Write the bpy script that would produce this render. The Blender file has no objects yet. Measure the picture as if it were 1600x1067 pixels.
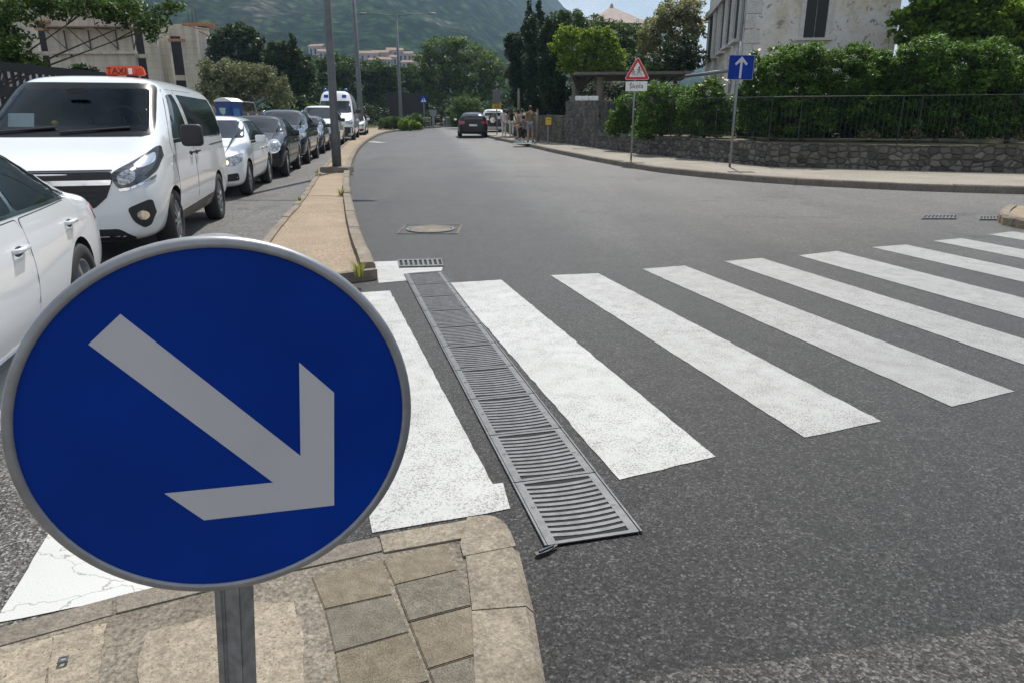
import bpy, bmesh, math, random
import numpy as np
from mathutils import Vector, Matrix
from mathutils.bvhtree import BVHTree
from mathutils.geometry import delaunay_2d_cdt
R = math.radians
random.seed(5); RNG = np.random.default_rng(5)
S = bpy.context.scene; COL = S.collection
# ------------------------------------------------------------------ camera
F, HZ, CH = 1100.0, 186.0, 1.5
PIT = math.atan((533.5-HZ)/F)
cam_d = bpy.data.cameras.new("camera"); cam = bpy.data.objects.new("camera", cam_d); COL.objects.link(cam)
cam.location = (0, 0, CH); cam.rotation_euler = (math.pi/2-PIT, 0, 0)
cam_d.sensor_width = 36; cam_d.lens = F/1600*36; cam_d.clip_start = .05; cam_d.clip_end = 9000
S.camera = cam
# ------------------------------------------------------------------ sky, sun, exposure
SUN_AZ, SUN_EL = R(9), R(57)
W = bpy.data.worlds.new("World"); S.world = W; W.use_nodes = True
nt = W.node_tree; nt.nodes.clear()
wo = nt.nodes.new('ShaderNodeOutputWorld'); bg = nt.nodes.new('ShaderNodeBackground')
sky = nt.nodes.new('ShaderNodeTexSky'); sky.sky_type = 'NISHITA'; sky.sun_disc = False
sky.sun_elevation = SUN_EL; sky.sun_rotation = SUN_AZ; sky.air_density = 1.0; sky.dust_density = .7; sky.ozone_density = 1.2
# thin summer cloud mixed into the sky dome by view direction
tc = nt.nodes.new('ShaderNodeTexCoord'); mp = nt.nodes.new('ShaderNodeMapping'); mp.inputs['Scale'].default_value = (1, 1, 3.2)
nz = nt.nodes.new('ShaderNodeTexNoise'); nz.inputs['Scale'].default_value = 2.6; nz.inputs['Detail'].default_value = 7
cr = nt.nodes.new('ShaderNodeValToRGB'); cr.color_ramp.elements[0].position = .36; cr.color_ramp.elements[1].position = .62
mx = nt.nodes.new('ShaderNodeMix'); mx.data_type = 'RGBA'; mx.inputs[7].default_value = (11.5, 12, 12.6, 1)
nt.links.new(tc.outputs['Generated'], mp.inputs[0]); nt.links.new(mp.outputs[0], nz.inputs['Vector'])
nt.links.new(nz.outputs['Fac'], cr.inputs[0]); nt.links.new(cr.outputs[0], mx.inputs[0])
nt.links.new(sky.outputs[0], mx.inputs[6]); nt.links.new(mx.outputs[2], bg.inputs[0])
bg.inputs[1].default_value = 0.062; nt.links.new(bg.outputs[0], wo.inputs[0])
sl = bpy.data.lights.new("sun", 'SUN'); sl.energy = 5.0; sl.angle = R(.53); sl.color = (1, .955, .88)
so = bpy.data.objects.new("sun", sl); COL.objects.link(so)
SD = Vector((math.sin(SUN_AZ)*math.cos(SUN_EL), math.cos(SUN_AZ)*math.cos(SUN_EL), math.sin(SUN_EL)))
so.rotation_euler = SD.to_track_quat('Z', 'Y').to_euler(); so.location = SD*60
S.view_settings.view_transform = 'Standard'; S.view_settings.look = 'None'
S.view_settings.exposure = 0.40; S.view_settings.gamma = 1
S.cycles.max_bounces = 7; S.cycles.transparent_max_bounces = 12; S.cycles.volume_bounces = 0
S.cycles.diffuse_bounces = 3; S.cycles.sample_clamp_indirect = 6

# ------------------------------------------------------------------ ground form and helpers to stand things on it
def gz(x, y):
    t = y-15
    return 0.0125*(t if t > 20 else 0 if t < -20 else (t+20)**2/80)
def ray(px, py):
    x = (px-800)/F; y = -(py-533.5)/F
    return Vector((x, math.cos(PIT)+y*math.sin(PIT), -math.sin(PIT)+y*math.cos(PIT)))
def G(px, py, dz=0.0):
    d = ray(px, py); lo, hi = 0.0, 400.0
    for _ in range(50):
        m = (lo+hi)/2
        if CH+d.z*m > gz(0, d.y*m)+dz: lo = m
        else: hi = m
    q = d*lo
    return Vector((q.x, q.y, CH+q.z))
def A(px, py, Y):
    d = ray(px, py); q = d*(Y/d.y)
    return Vector((q.x, q.y, q.z+CH))
def X(px, Y, py=200): return A(px, py, Y).x

# ------------------------------------------------------------------ materials
def nmat(name):
    m = bpy.data.materials.new(name); m.use_nodes = True
    return m, m.node_tree.nodes, m.node_tree.links, m.node_tree.nodes['Principled BSDF']
def coords(n, l, scale=(1, 1, 1), obj=True):
    t = n.new('ShaderNodeTexCoord'); mp = n.new('ShaderNodeMapping'); mp.inputs['Scale'].default_value = scale
    l.new(t.outputs['Object' if obj else 'Generated'], mp.inputs[0]); return mp.outputs[0]
def ramp(n, l, src, stops):
    r = n.new('ShaderNodeValToRGB'); e = r.color_ramp.elements
    while len(e) < len(stops): e.new(.5)
    for i, (p, c) in enumerate(stops):
        e[i].position = p; e[i].color = (c[0], c[1], c[2], 1) if not isinstance(c, (int, float)) else (c, c, c, 1)
    l.new(src, r.inputs[0]); return r.outputs[0]
def noise(n, l, vec, sc, det=4, rough=.55, dist=0):
    t = n.new('ShaderNodeTexNoise'); t.inputs['Scale'].default_value = sc; t.inputs['Detail'].default_value = det
    t.inputs['Roughness'].default_value = rough; t.inputs['Distortion'].default_value = dist
    l.new(vec, t.inputs['Vector']); return t.outputs['Fac']
def mixc(n, l, fac, a, b, mode='MIX'):
    m = n.new('ShaderNodeMix'); m.data_type = 'RGBA'; m.blend_type = mode
    for v, k in ((fac, 0), (a, 6), (b, 7)):
        if isinstance(v, (int, float)): m.inputs[k].default_value = v if k == 0 else (v, v, v, 1)
        elif isinstance(v, tuple): m.inputs[k].default_value = (v[0], v[1], v[2], 1)
        else: l.new(v, m.inputs[k])
    return m.outputs[2]
def bump(n, l, b, h, strength=.3, dist=.01):
    x = n.new('ShaderNodeBump'); x.inputs['Strength'].default_value = strength; x.inputs['Distance'].default_value = dist
    l.new(h, x.inputs['Height']); l.new(x.outputs[0], b.inputs['Normal'])
def plain(name, c, rough=.5, metal=0, var=.12, sc=6, coat=0, spec=.5, bmp=0, bsc=60):
    m, n, l, b = nmat(name)
    v = coords(n, l); f = noise(n, l, v, sc, 5)
    lo = tuple(x*(1-var) for x in c); hi = tuple(min(1, x*(1+var)) for x in c)
    l.new(ramp(n, l, f, [(.3, lo), (.7, hi)]), b.inputs['Base Color'])
    b.inputs['Roughness'].default_value = rough; b.inputs['Metallic'].default_value = metal
    b.inputs['Coat Weight'].default_value = coat; b.inputs['Coat Roughness'].default_value = .05
    b.inputs['Specular IOR Level'].default_value = spec
    if bmp: bump(n, l, b, noise(n, l, v, bsc, 3), bmp, .004)
    return m
def asphalt(name, base, spread, speck, rough=(.45, .7), warm=(1, 1, 1), cracks=0.0, wear_sheen=None):
    m, n, l, b = nmat(name); v = coords(n, l)
    big = noise(n, l, v, .35, 5, .6); streak = noise(n, l, coords(n, l, (1.6, .16, 1)), 1.0, 4, .6)
    mid = noise(n, l, v, 7, 4)
    vo = n.new('ShaderNodeTexVoronoi'); vo.inputs['Scale'].default_value = 125; l.new(v, vo.inputs['Vector'])
    fine = noise(n, l, v, 190, 3, .75)
    c = lambda k: tuple(k*w for w in warm)
    col = ramp(n, l, big, [(.25, c(base*(1-spread))), (.75, c(base*(1+spread)))])
    col = mixc(n, l, .5, col, ramp(n, l, streak, [(.3, c(base*.72)), (.7, c(base*1.45))]))
    col = mixc(n, l, .55, col, ramp(n, l, mid, [(.3, .35), (.7, .7)]), 'OVERLAY')
    if wear_sheen:
        # paler farther up the street: worn stone, plus far sheen painted into the colour
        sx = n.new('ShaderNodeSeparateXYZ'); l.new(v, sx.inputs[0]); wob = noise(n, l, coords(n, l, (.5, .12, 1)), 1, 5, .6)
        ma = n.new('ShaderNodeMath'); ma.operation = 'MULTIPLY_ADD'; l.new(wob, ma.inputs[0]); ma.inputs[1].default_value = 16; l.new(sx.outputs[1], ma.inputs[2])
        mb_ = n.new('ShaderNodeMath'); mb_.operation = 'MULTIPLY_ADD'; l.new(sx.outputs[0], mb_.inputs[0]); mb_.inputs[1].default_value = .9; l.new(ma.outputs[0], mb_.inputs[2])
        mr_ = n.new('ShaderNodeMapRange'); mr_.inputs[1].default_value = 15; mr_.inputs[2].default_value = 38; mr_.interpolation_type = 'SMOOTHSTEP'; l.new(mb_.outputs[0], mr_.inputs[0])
        col = mixc(n, l, mr_.outputs[0], col, mixc(n, l, .8, c(wear_sheen), col))
        # older, paler lane to the right of the newer strip along the median
        q1 = n.new('ShaderNodeMath'); q1.operation = 'MULTIPLY_ADD'; l.new(sx.outputs[1], q1.inputs[0]); q1.inputs[1].default_value = .13; l.new(sx.outputs[0], q1.inputs[2])
        q2 = n.new('ShaderNodeMath'); q2.operation = 'MULTIPLY_ADD'; l.new(noise(n, l, v, .9, 6, .7), q2.inputs[0]); q2.inputs[1].default_value = 1.6; l.new(q1.outputs[0], q2.inputs[2])
        r1 = n.new('ShaderNodeMapRange'); r1.inputs[1].default_value = 2.3; r1.inputs[2].default_value = 3.4; r1.interpolation_type = 'SMOOTHSTEP'; l.new(q2.outputs[0], r1.inputs[0])
        q3 = n.new('ShaderNodeMath'); q3.operation = 'MULTIPLY_ADD'; l.new(noise(n, l, v, .6, 6, .7), q3.inputs[0]); q3.inputs[1].default_value = 5; l.new(sx.outputs[1], q3.inputs[2])
        r2 = n.new('ShaderNodeMapRange'); r2.inputs[1].default_value = 8.5; r2.inputs[2].default_value = 14; r2.interpolation_type = 'SMOOTHSTEP'; l.new(q3.outputs[0], r2.inputs[0])
        q4 = n.new('ShaderNodeMath'); q4.operation = 'MULTIPLY'; l.new(r1.outputs[0], q4.inputs[0]); l.new(r2.outputs[0], q4.inputs[1])
        q5 = n.new('ShaderNodeMath'); q5.operation = 'MULTIPLY'; l.new(q4.outputs[0], q5.inputs[0]); q5.inputs[1].default_value = .75
        col = mixc(n, l, q5.outputs[0], col, mixc(n, l, 1.0, col, (2.3, 2.25, 2.15), 'MULTIPLY'))
    st = n.new('ShaderNodeSeparateColor'); l.new(vo.outputs['Color'], st.inputs[0])
    chip = ramp(n, l, st.outputs[0], [(.0, .2), (.4, .6), (.75, 1.15), (.93, 2.2), (1, speck)])
    col = mixc(n, l, 1.0, col, chip, 'MULTIPLY')
    col = mixc(n, l, 1.0, col, ramp(n, l, fine, [(.3, .45), (.5, .95), (.7, 1.65)]), 'MULTIPLY')
    if cracks:
        ve = n.new('ShaderNodeTexVoronoi'); ve.feature = 'DISTANCE_TO_EDGE'; ve.inputs['Scale'].default_value = cracks
        wv = n.new('ShaderNodeVectorMath'); wv.operation = 'ADD'
        wn = n.new('ShaderNodeTexNoise'); wn.inputs['Scale'].default_value = 2.2; wn.inputs['Detail'].default_value = 5
        l.new(v, wn.inputs['Vector']); l.new(v, wv.inputs[0]); l.new(wn.outputs['Color'], wv.inputs[1]); l.new(wv.outputs[0], ve.inputs['Vector'])
        ln = ramp(n, l, ve.outputs['Distance'], [(.0, 1.0), (.006, 1.0), (.012, 0.0)])
        gate = ramp(n, l, noise(n, l, v, .5, 2), [(.5, 0), (.56, 1)])
        f = n.new('ShaderNodeMath'); f.operation = 'MULTIPLY'; l.new(ln, f.inputs[0]); l.new(gate, f.inputs[1])
        f2 = n.new('ShaderNodeMath'); f2.operation = 'MULTIPLY'; l.new(f.outputs[0], f2.inputs[0]); f2.inputs[1].default_value = .75
        col = mixc(n, l, f2.outputs[0], col, (.02, .02, .02))
    l.new(col, b.inputs['Base Color'])
    b.inputs['Specular IOR Level'].default_value = .28
    l.new(ramp(n, l, big, [(.3, rough[0]), (.7, rough[1])]), b.inputs['Roughness'])
    hh = n.new('ShaderNodeMath'); hh.operation = 'ADD'; l.new(vo.outputs['Distance'], hh.inputs[0]); l.new(fine, hh.inputs[1])
    bump(n, l, b, hh.outputs[0], .55, .006)
    return m
def paint_mat(name, white=.72, wear_sheen=.5, cracks=False):
    m, n, l, b = nmat(name); v = coords(n, l)
    fine = noise(n, l, v, 120, 3, .75); mid = noise(n, l, v, 7, 6, .65); big = noise(n, l, v, 1.3, 4)
    col = ramp(n, l, big, [(.3, (white*.86, white*.87, white*.85)), (.7, (white, white, white*.985))])
    s = n.new('ShaderNodeMath'); s.operation = 'MULTIPLY_ADD'; l.new(mid, s.inputs[0]); s.inputs[1].default_value = .32; l.new(fine, s.inputs[2])
    f = ramp(n, l, s.outputs[0], [(wear_sheen-.05, 1.0), (wear_sheen+.05, 0.0)])
    col = mixc(n, l, f, col, (.16, .155, .15))
    if cracks:
        ve = n.new('ShaderNodeTexVoronoi'); ve.feature = 'DISTANCE_TO_EDGE'; ve.inputs['Scale'].default_value = 1.7
        wn = n.new('ShaderNodeTexNoise'); wn.inputs['Scale'].default_value = 3; wn.inputs['Detail'].default_value = 6
        va = n.new('ShaderNodeVectorMath'); va.operation = 'ADD'
        l.new(coords(n, l, (1, 3, 1)), va.inputs[0]); l.new(wn.outputs['Color'], va.inputs[1]); l.new(v, wn.inputs['Vector'])
        l.new(va.outputs[0], ve.inputs['Vector'])
        col = mixc(n, l, ramp(n, l, ve.outputs['Distance'], [(0, .8), (.005, .6), (.010, 0.0)]), col, (.2, .19, .17))
    l.new(col, b.inputs['Base Color']); b.inputs['Roughness'].default_value = .6
    bump(n, l, b, fine, .35, .004); return m
def stone_mat(name, a, c, mortar, sc=3.0, rough=.85, flat=1.6):
    m, n, l, b = nmat(name)
    v0 = coords(n, l, (1, 1, flat))
    wn = n.new('ShaderNodeTexNoise'); wn.inputs['Scale'].default_value = 2.5; wn.inputs['Detail'].default_value = 4
    va = n.new('ShaderNodeMix'); va.data_type = 'VECTOR'; va.inputs[0].default_value = .06
    l.new(v0, wn.inputs['Vector']); l.new(v0, va.inputs[4]); l.new(wn.outputs['Color'], va.inputs[5]); v = va.outputs[1]
    vo = n.new('ShaderNodeTexVoronoi'); vo.inputs['Scale'].default_value = sc; vo.inputs['Randomness'].default_value = .62; l.new(v, vo.inputs['Vector'])
    ve = n.new('ShaderNodeTexVoronoi'); ve.feature = 'DISTANCE_TO_EDGE'; ve.inputs['Scale'].default_value = sc; ve.inputs['Randomness'].default_value = .62; l.new(v, ve.inputs['Vector'])
    st = n.new('ShaderNodeSeparateColor'); l.new(vo.outputs['Color'], st.inputs[0])
    col = ramp(n, l, st.outputs[0], [(0, a), (1, c)])
    col = mixc(n, l, .7, col, ramp(n, l, noise(n, l, v0, 14, 6, .7), [(.25, .2), (.75, .8)]), 'OVERLAY')
    edge = ramp(n, l, ve.outputs['Distance'], [(.0, 0.0), (.07, 1.0)])
    col = mixc(n, l, edge, mortar, col)
    l.new(col, b.inputs['Base Color']); b.inputs['Roughness'].default_value = rough; b.inputs['Specular IOR Level'].default_value = .3
    bump(n, l, b, ramp(n, l, ve.outputs['Distance'], [(.0, 0.0), (.16, 1.0)]), .9, .05); return m
def granular(name, a, c, sc=150, patch=1.2, rough=.85, dark=.4, crk=False):
    m, n, l, b = nmat(name); v = coords(n, l)
    big = noise(n, l, v, patch, 6, .65); f = noise(n, l, v, sc, 3, .75); md = noise(n, l, v, 26, 4, .7)
    col = ramp(n, l, big, [(.28, a), (.72, c)])
    col = mixc(n, l, .75, col, ramp(n, l, f, [(.28, .5-dark*.75), (.72, .5+dark*.75)]), 'OVERLAY')
    col = mixc(n, l, .55, col, ramp(n, l, md, [(.25, .2), (.75, .8)]), 'OVERLAY')
    hh = n.new('ShaderNodeMath'); hh.operation = 'ADD'; l.new(f, hh.inputs[0]); l.new(md, hh.inputs[1])
    if crk:
        vo = n.new('ShaderNodeTexVoronoi'); vo.inputs['Scale'].default_value = 62; l.new(v, vo.inputs['Vector'])
        pit = ramp(n, l, vo.outputs['Distance'], [(.12, 1.0), (.24, 0.0)])
        g = ramp(n, l, md, [(.42, 0.0), (.56, 1.0)])
        q = n.new('ShaderNodeMath'); q.operation = 'MULTIPLY'; l.new(pit, q.inputs[0]); l.new(g, q.inputs[1])
        col = mixc(n, l, q.outputs[0], col, (.09, .075, .06))
    l.new(col, b.inputs['Base Color']); b.inputs['Roughness'].default_value = rough; b.inputs['Specular IOR Level'].default_value = .3
    bump(n, l, b, hh.outputs[0], .5, .006); return m
def leaf_mat(name, lo, hi, trans=.35, rough=.45):
    m, n, l, b = nmat(name)
    g = n.new('ShaderNodeNewGeometry')
    c = ramp(n, l, g.outputs['Random Per Island'], [(0, lo), (.65, tuple((a+z)/2 for a, z in zip(lo, hi))), (1, hi)])
    c = mixc(n, l, 1.0, c, (1.6, 1.46, 1.18), 'MULTIPLY')
    l.new(c, b.inputs['Base Color']); b.inputs['Roughness'].default_value = max(rough, .5); b.inputs['Specular IOR Level'].default_value = .14
    t = n.new('ShaderNodeBsdfTranslucent'); hs = n.new('ShaderNodeHueSaturation'); hs.inputs['Value'].default_value = 1.7; hs.inputs['Hue'].default_value = .485
    l.new(c, hs.inputs['Color']); l.new(hs.outputs[0], t.inputs[0])
    ms = n.new('ShaderNodeMixShader'); ms.inputs[0].default_value = trans
    l.new(b.outputs[0], ms.inputs[1]); l.new(t.outputs[0], ms.inputs[2]); l.new(ms.outputs[0], n['Material Output'].inputs[0]); return m
def glass_mat(name, tint=(.3, .36, .38), tr=.5):
    m, n, l, b = nmat(name)
    b.inputs['Base Color'].default_value = (.01, .013, .016, 1); b.inputs['Roughness'].default_value = .04; b.inputs['Specular IOR Level'].default_value = .8
    if tr:
        t = n.new('ShaderNodeBsdfTransparent'); t.inputs[0].default_value = (*tint, 1)
        g = n.new('ShaderNodeBsdfGlossy'); g.inputs['Roughness'].default_value = .03; g.inputs[0].default_value = (.85, .95, 1, 1)
        fr = n.new('ShaderNodeFresnel'); fr.inputs[0].default_value = 1.28
        ms = n.new('ShaderNodeMixShader'); l.new(fr.outputs[0], ms.inputs[0]); l.new(t.outputs[0], ms.inputs[1]); l.new(g.outputs[0], ms.inputs[2])
        l.new(ms.outputs[0], n['Material Output'].inputs[0])
    return m
M = {}
M['road'] = asphalt('fresh_asphalt', .027, .38, 3.6, (.42, .56), (1.03, 1.0, .99), cracks=.33, wear_sheen=.21)
M['road_old'] = asphalt('old_asphalt', .10, .25, 2.6, (.5, .7), (1.04, 1.0, .94), cracks=.5)
M['patch'] = asphalt('brown_asphalt', .060, .2, 1.9, (.5, .7), (1.05, 1, .93))
M['pave'] = granular('concrete_paving', (.19, .17, .14), (.29, .26, .215), 110, .8)
M['stripe'] = paint_mat('road_paint', .43, .60)
M['stripe_worn'] = paint_mat('worn_road_paint', .32, .64)
M['stripe_crk'] = paint_mat('cracked_road_paint', .53, .46, True)
M['kerb'] = granular('kerb_stone', (.14, .118, .09), (.25, .215, .168), 90, 3.0)
M['kerb_dark'] = granular('grey_kerb_stone', (.13, .115, .095), (.22, .19, .155), 120, 2.5)
M['cream'] = granular('cream_concrete', (.20, .172, .13), (.31, .265, .20), 120, 2.2, crk=True)
M['rubble'] = granular('washed_gravel_concrete', (.10, .085, .065), (.23, .20, .16), 75, 4.0, dark=.6)
M['paver_a'] = granular('brown_paver', (.135, .112, .08), (.195, .164, .12), 210, 3, dark=.55)
M['paver_b'] = granular('grey_paver', (.12, .106, .083), (.17, .152, .12), 210, 3, dark=.6)
M['sand'] = granular('sandy_paving', (.20, .155, .105), (.32, .25, .175), 60, 1.3, dark=.45)
M['steel'] = plain('cast_iron', (.105, .11, .115), .55, .3, .3, 20, bmp=.15, bsc=90)
M['void'] = plain('drain_void', (.008, .008, .008), .9)
M['galv'] = plain('galvanised_steel', (.22, .235, .25), .45, .5, .3, 28, bmp=.08, bsc=160)
M['alu'] = plain('aluminium', (.28, .285, .30), .42, .5, .12, 30)
M['signblue'] = plain('sign_blue', (.0006, .030, .25), .4, 0, .16, 3.5, spec=.12, bmp=.035, bsc=22)
M['signwhite'] = plain('sign_white', (.50, .495, .52), .5, 0, .05, 5, bmp=.04, bsc=22)
M['white'] = plain('white_panel', (.75, .75, .74), .5)
M['signred'] = plain('sign_red', (.55, .02, .03), .45)
M['black'] = plain('black_paint', (.012, .012, .013), .45)
M['yellow'] = plain('yellow_panel', (.62, .42, .02), .5)
M['soil'] = granular('dry_soil', (.075, .07, .035), (.16, .135, .07), 20, .4)
M['carwhite'] = plain('white_car_paint', (.74, .76, .78), .28, 0, .02, 2, coat=1.0)
M['carblack'] = plain('black_car_paint', (.005, .0055, .007), .3, 0, .1, 2, coat=.5, spec=.3)
M['carnavy'] = plain('dark_blue_car_paint', (.018, .024, .036), .25, .2, .1, 2, coat=1.0)
M['cargrey'] = plain('grey_car_paint', (.05, .07, .095), .25, .3, .1, 2, coat=1.0)
M['trim'] = plain('black_plastic', (.018, .018, .02), .55, 0, .2, 14)
M['seam'] = plain('panel_gap', (.02, .02, .022), .8)
M['tyre'] = plain('tyre_rubber', (.02, .02, .02), .75, 0, .3, 20, bmp=.2, bsc=40)
M['rim'] = plain('alloy_rim', (.42, .43, .45), .35, .8, .15, 10)
M['chrome'] = plain('chrome', (.78, .79, .81), .12, 1.0, .02)
M['lamp'] = plain('headlamp_glass', (.32, .34, .36), .12, .6, .7, 26, coat=1)
M['lampdark'] = plain('headlamp_housing', (.03, .032, .036), .15, .3, .5, 20, coat=1)
M['taillamp'] = plain('tail_lamp', (.42, .012, .015), .15, 0, .2, 20, coat=1)
M['glass'] = glass_mat('car_glass', tr=0)
M['tint'] = glass_mat('tinted_glass', tr=0)
M['frit'] = plain('windscreen_frit', (.008, .008, .009), .3, spec=.15)
M['windscreen'] = glass_mat('clear_windscreen', (.62, .70, .72), .5)
M['cabin'] = plain('cabin_plastic', (.035, .037, .042), .8)
M['orange'] = plain('orange_plastic', (.72, .075, .012), .35, 0, .06)
m, n, l, b = nmat('lit_headlamp'); b.inputs['Base Color'].default_value = (.8, .75, .6, 1); b.inputs['Emission Color'].default_value = (1, .72, .32, 1); b.inputs['Emission Strength'].default_value = 2.2; M['lit'] = m
M['bluelamp'] = plain('blue_beacon', (.01, .04, .4), .2, coat=1)
M['skin'] = plain('skin', (.42, .23, .15), .55)
M['bark'] = plain('bark', (.07, .055, .042), .9, 0, .5, 14, bmp=.6, bsc=30)
M['barkgrey'] = plain('grey_bark', (.15, .135, .115), .9, 0, .4, 14, bmp=.5, bsc=30)
M['brick'] = plain('terracotta', (.36, .17, .10), .85, 0, .25, 2)
M['wood'] = plain('raw_timber', (.36, .19, .085), .8, 0, .35, 6)

# ------------------------------------------------------------------ mesh helpers
def tag(o, label=None, cat=None, group=None, kind=None):
    for k, v in (('label', label), ('category', cat), ('group', group), ('kind', kind)):
        if v: o[k] = v
    return o
def empty(name, loc=(0, 0, 0), rz=0, label=None, cat=None, group=None):
    o = bpy.data.objects.new(name, None); COL.objects.link(o); o.empty_display_size = .1
    o.location = loc; o.rotation_euler = (0, 0, rz); return tag(o, label, cat, group)
def mk(name, verts, faces, mat, parent=None, smooth=False):
    me = bpy.data.meshes.new(name); me.from_pydata([tuple(v) for v in verts], [], [tuple(f) for f in faces]); me.update()
    me.materials.append(mat)
    if smooth: me.polygons.foreach_set('use_smooth', [True]*len(me.polygons))
    o = bpy.data.objects.new(name, me); COL.objects.link(o); o.parent = parent; return o
class MB:
    def __init__(s): s.v = []; s.f = []
    def add(s, vs, fs):
        k = len(s.v); s.v += [Vector(v) for v in vs]; s.f += [tuple(i+k for i in f) for f in fs]; return s
    def box(s, c, d, rz=0, rot=None, taper=1.0):
        h = [x/2 for x in d]; Q = rot if rot is not None else Matrix.Rotation(rz, 3, 'Z')
        vs = []
        for z, t in ((-1, 1), (1, taper)):
            for x, y in ((-1, -1), (1, -1), (1, 1), (-1, 1)): vs.append(Q @ Vector((x*h[0]*t, y*h[1]*t, z*h[2]))+Vector(c))
        return s.add(vs, [(3, 2, 1, 0), (4, 5, 6, 7), (0, 1, 5, 4), (1, 2, 6, 5), (2, 3, 7, 6), (3, 0, 4, 7)])
    def bar(s, a, b_, w, t=None):
        a, b_ = Vector(a), Vector(b_); d = b_-a; q = d.to_track_quat('Z', 'Y').to_matrix()
        return s.box((a+b_)/2, (w, t or w, d.length), rot=q)
    def tube(s, pts, rad, n=10, caps=True):
        pts = [Vector(p) for p in pts]; k = len(s.v); up = None
        if isinstance(rad, (int, float)): rad = [rad]*len(pts)
        for i, p in enumerate(pts):
            t = (pts[min(i+1, len(pts)-1)]-pts[max(i-1, 0)]).normalized()
            if up is None: up = t.orthogonal().normalized()
            u = (up-t*up.dot(t)).normalized(); w = t.cross(u); up = u
            for j in range(n):
                a = 2*math.pi*j/n; s.v.append(p+(u*math.cos(a)+w*math.sin(a))*rad[i])
        for i in range(len(pts)-1):
            for j in range(n):
                j2 = (j+1) % n; s.f.append((k+i*n+j, k+i*n+j2, k+i*n+n+j2, k+i*n+n+j))
        if caps:
            s.f.append(tuple(k+j for j in reversed(range(n)))); s.f.append(tuple(k+(len(pts)-1)*n+j for j in range(n)))
        return s
    def sbox(s, c, d, e=.35, nu=20, nv=12):
        k = len(s.v); f_ = lambda t: math.copysign(abs(t)**e, t)
        for i in range(nv+1):
            th = math.pi*i/nv
            for j in range(nu):
                a = 2*math.pi*j/nu; s.v.append(Vector(c)+Vector((d[0]/2*f_(math.sin(th))*f_(math.cos(a)), d[1]/2*f_(math.sin(th))*f_(math.sin(a)), d[2]/2*f_(math.cos(th)))))
        for i in range(nv):
            for j in range(nu): s.f.append((k+i*nu+j, k+(i+1)*nu+j, k+(i+1)*nu+(j+1) % nu, k+i*nu+(j+1) % nu))
        return s
    def prism(s, poly, z0, z1, f=lambda x, y, z: (x, y, z)):
        n = len(poly); vs = [f(x, y, z0) for x, y in poly]+[f(x, y, z1) for x, y in poly]
        return s.add(vs, [tuple(reversed(range(n))), tuple(range(n, 2*n))]+[(i, (i+1) % n, n+(i+1) % n, n+i) for i in range(n)])
    def ellip(s, c, r, nu=12, nv=8):
        k = len(s.v)
        for i in range(nv+1):
            th = math.pi*i/nv
            for j in range(nu):
                a = 2*math.pi*j/nu; s.v.append(Vector(c)+Vector((r[0]*math.sin(th)*math.cos(a), r[1]*math.sin(th)*math.sin(a), r[2]*math.cos(th))))
        for i in range(nv):
            for j in range(nu): s.f.append((k+i*nu+j, k+(i+1)*nu+j, k+(i+1)*nu+(j+1) % nu, k+i*nu+(j+1) % nu))
        return s
    def build(s, name, mat, parent=None, smooth=False, bevel=0, xf=None):
        vs = [xf @ v for v in s.v] if xf is not None else s.v
        o = mk(name, vs, s.f, mat, parent, smooth)
        if bevel:
            bm = bmesh.new(); bm.from_mesh(o.data)
            bmesh.ops.bevel(bm, geom=[e for e in bm.edges if len(e.link_faces) == 2 and e.calc_face_angle(0) > .6], offset=bevel, segments=2, affect='EDGES', clamp_overlap=True)
            bm.to_mesh(o.data); bm.free()
        return o
def baked(o, mods):
    for t, kw in mods:
        md = o.modifiers.new(t, t)
        for k, v in kw.items(): setattr(md, k, v)
    dg = bpy.context.evaluated_depsgraph_get(); dg.update()
    me = bpy.data.meshes.new_from_object(o.evaluated_get(dg)); o.modifiers.clear(); o.data = me; return o
def fill2d(poly, step):
    P = []
    n = len(poly)
    for i in range(n):
        a, c = Vector(poly[i]), Vector(poly[(i+1) % n]); k = max(1, int((c-a).length/step))
        for j in range(k): P.append(a+(c-a)*j/k)
    nb = len(P)
    xs = [p.x for p in P]; ys = [p.y for p in P]
    def inside(x, y):
        r = False
        for i in range(nb):
            a, c = P[i], P[i-1]
            if (a.y > y) != (c.y > y) and x < (c.x-a.x)*(y-a.y)/(c.y-a.y)+a.x: r = not r
        return r
    pts = list(P); y = min(ys)+step*.5
    while y < max(ys):
        x = min(xs)+step*.5
        while x < max(xs):
            if inside(x, y) and min((p.x-x)**2+(p.y-y)**2 for p in P) > (step*.35)**2: pts.append(Vector((x, y)))
            x += step
        y += step
    v, e, f, *_ = delaunay_2d_cdt(pts, [(i, (i+1) % nb) for i in range(nb)], [list(range(nb))], 1, 1e-5)
    return v, f, nb
def sheet(name, poly, dz, mat, parent=None, step=4.0, kind='structure'):
    v, f, _ = fill2d([(p[0], p[1]) for p in poly], step)
    o = mk(name, [(p.x, p.y, gz(p.x, p.y)+dz) for p in v], f, mat, parent)
    if sum(q.normal.z for q in o.data.polygons) < 0: o.data.flip_normals()
    if parent is None and kind: o['kind'] = kind
    return o
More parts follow.
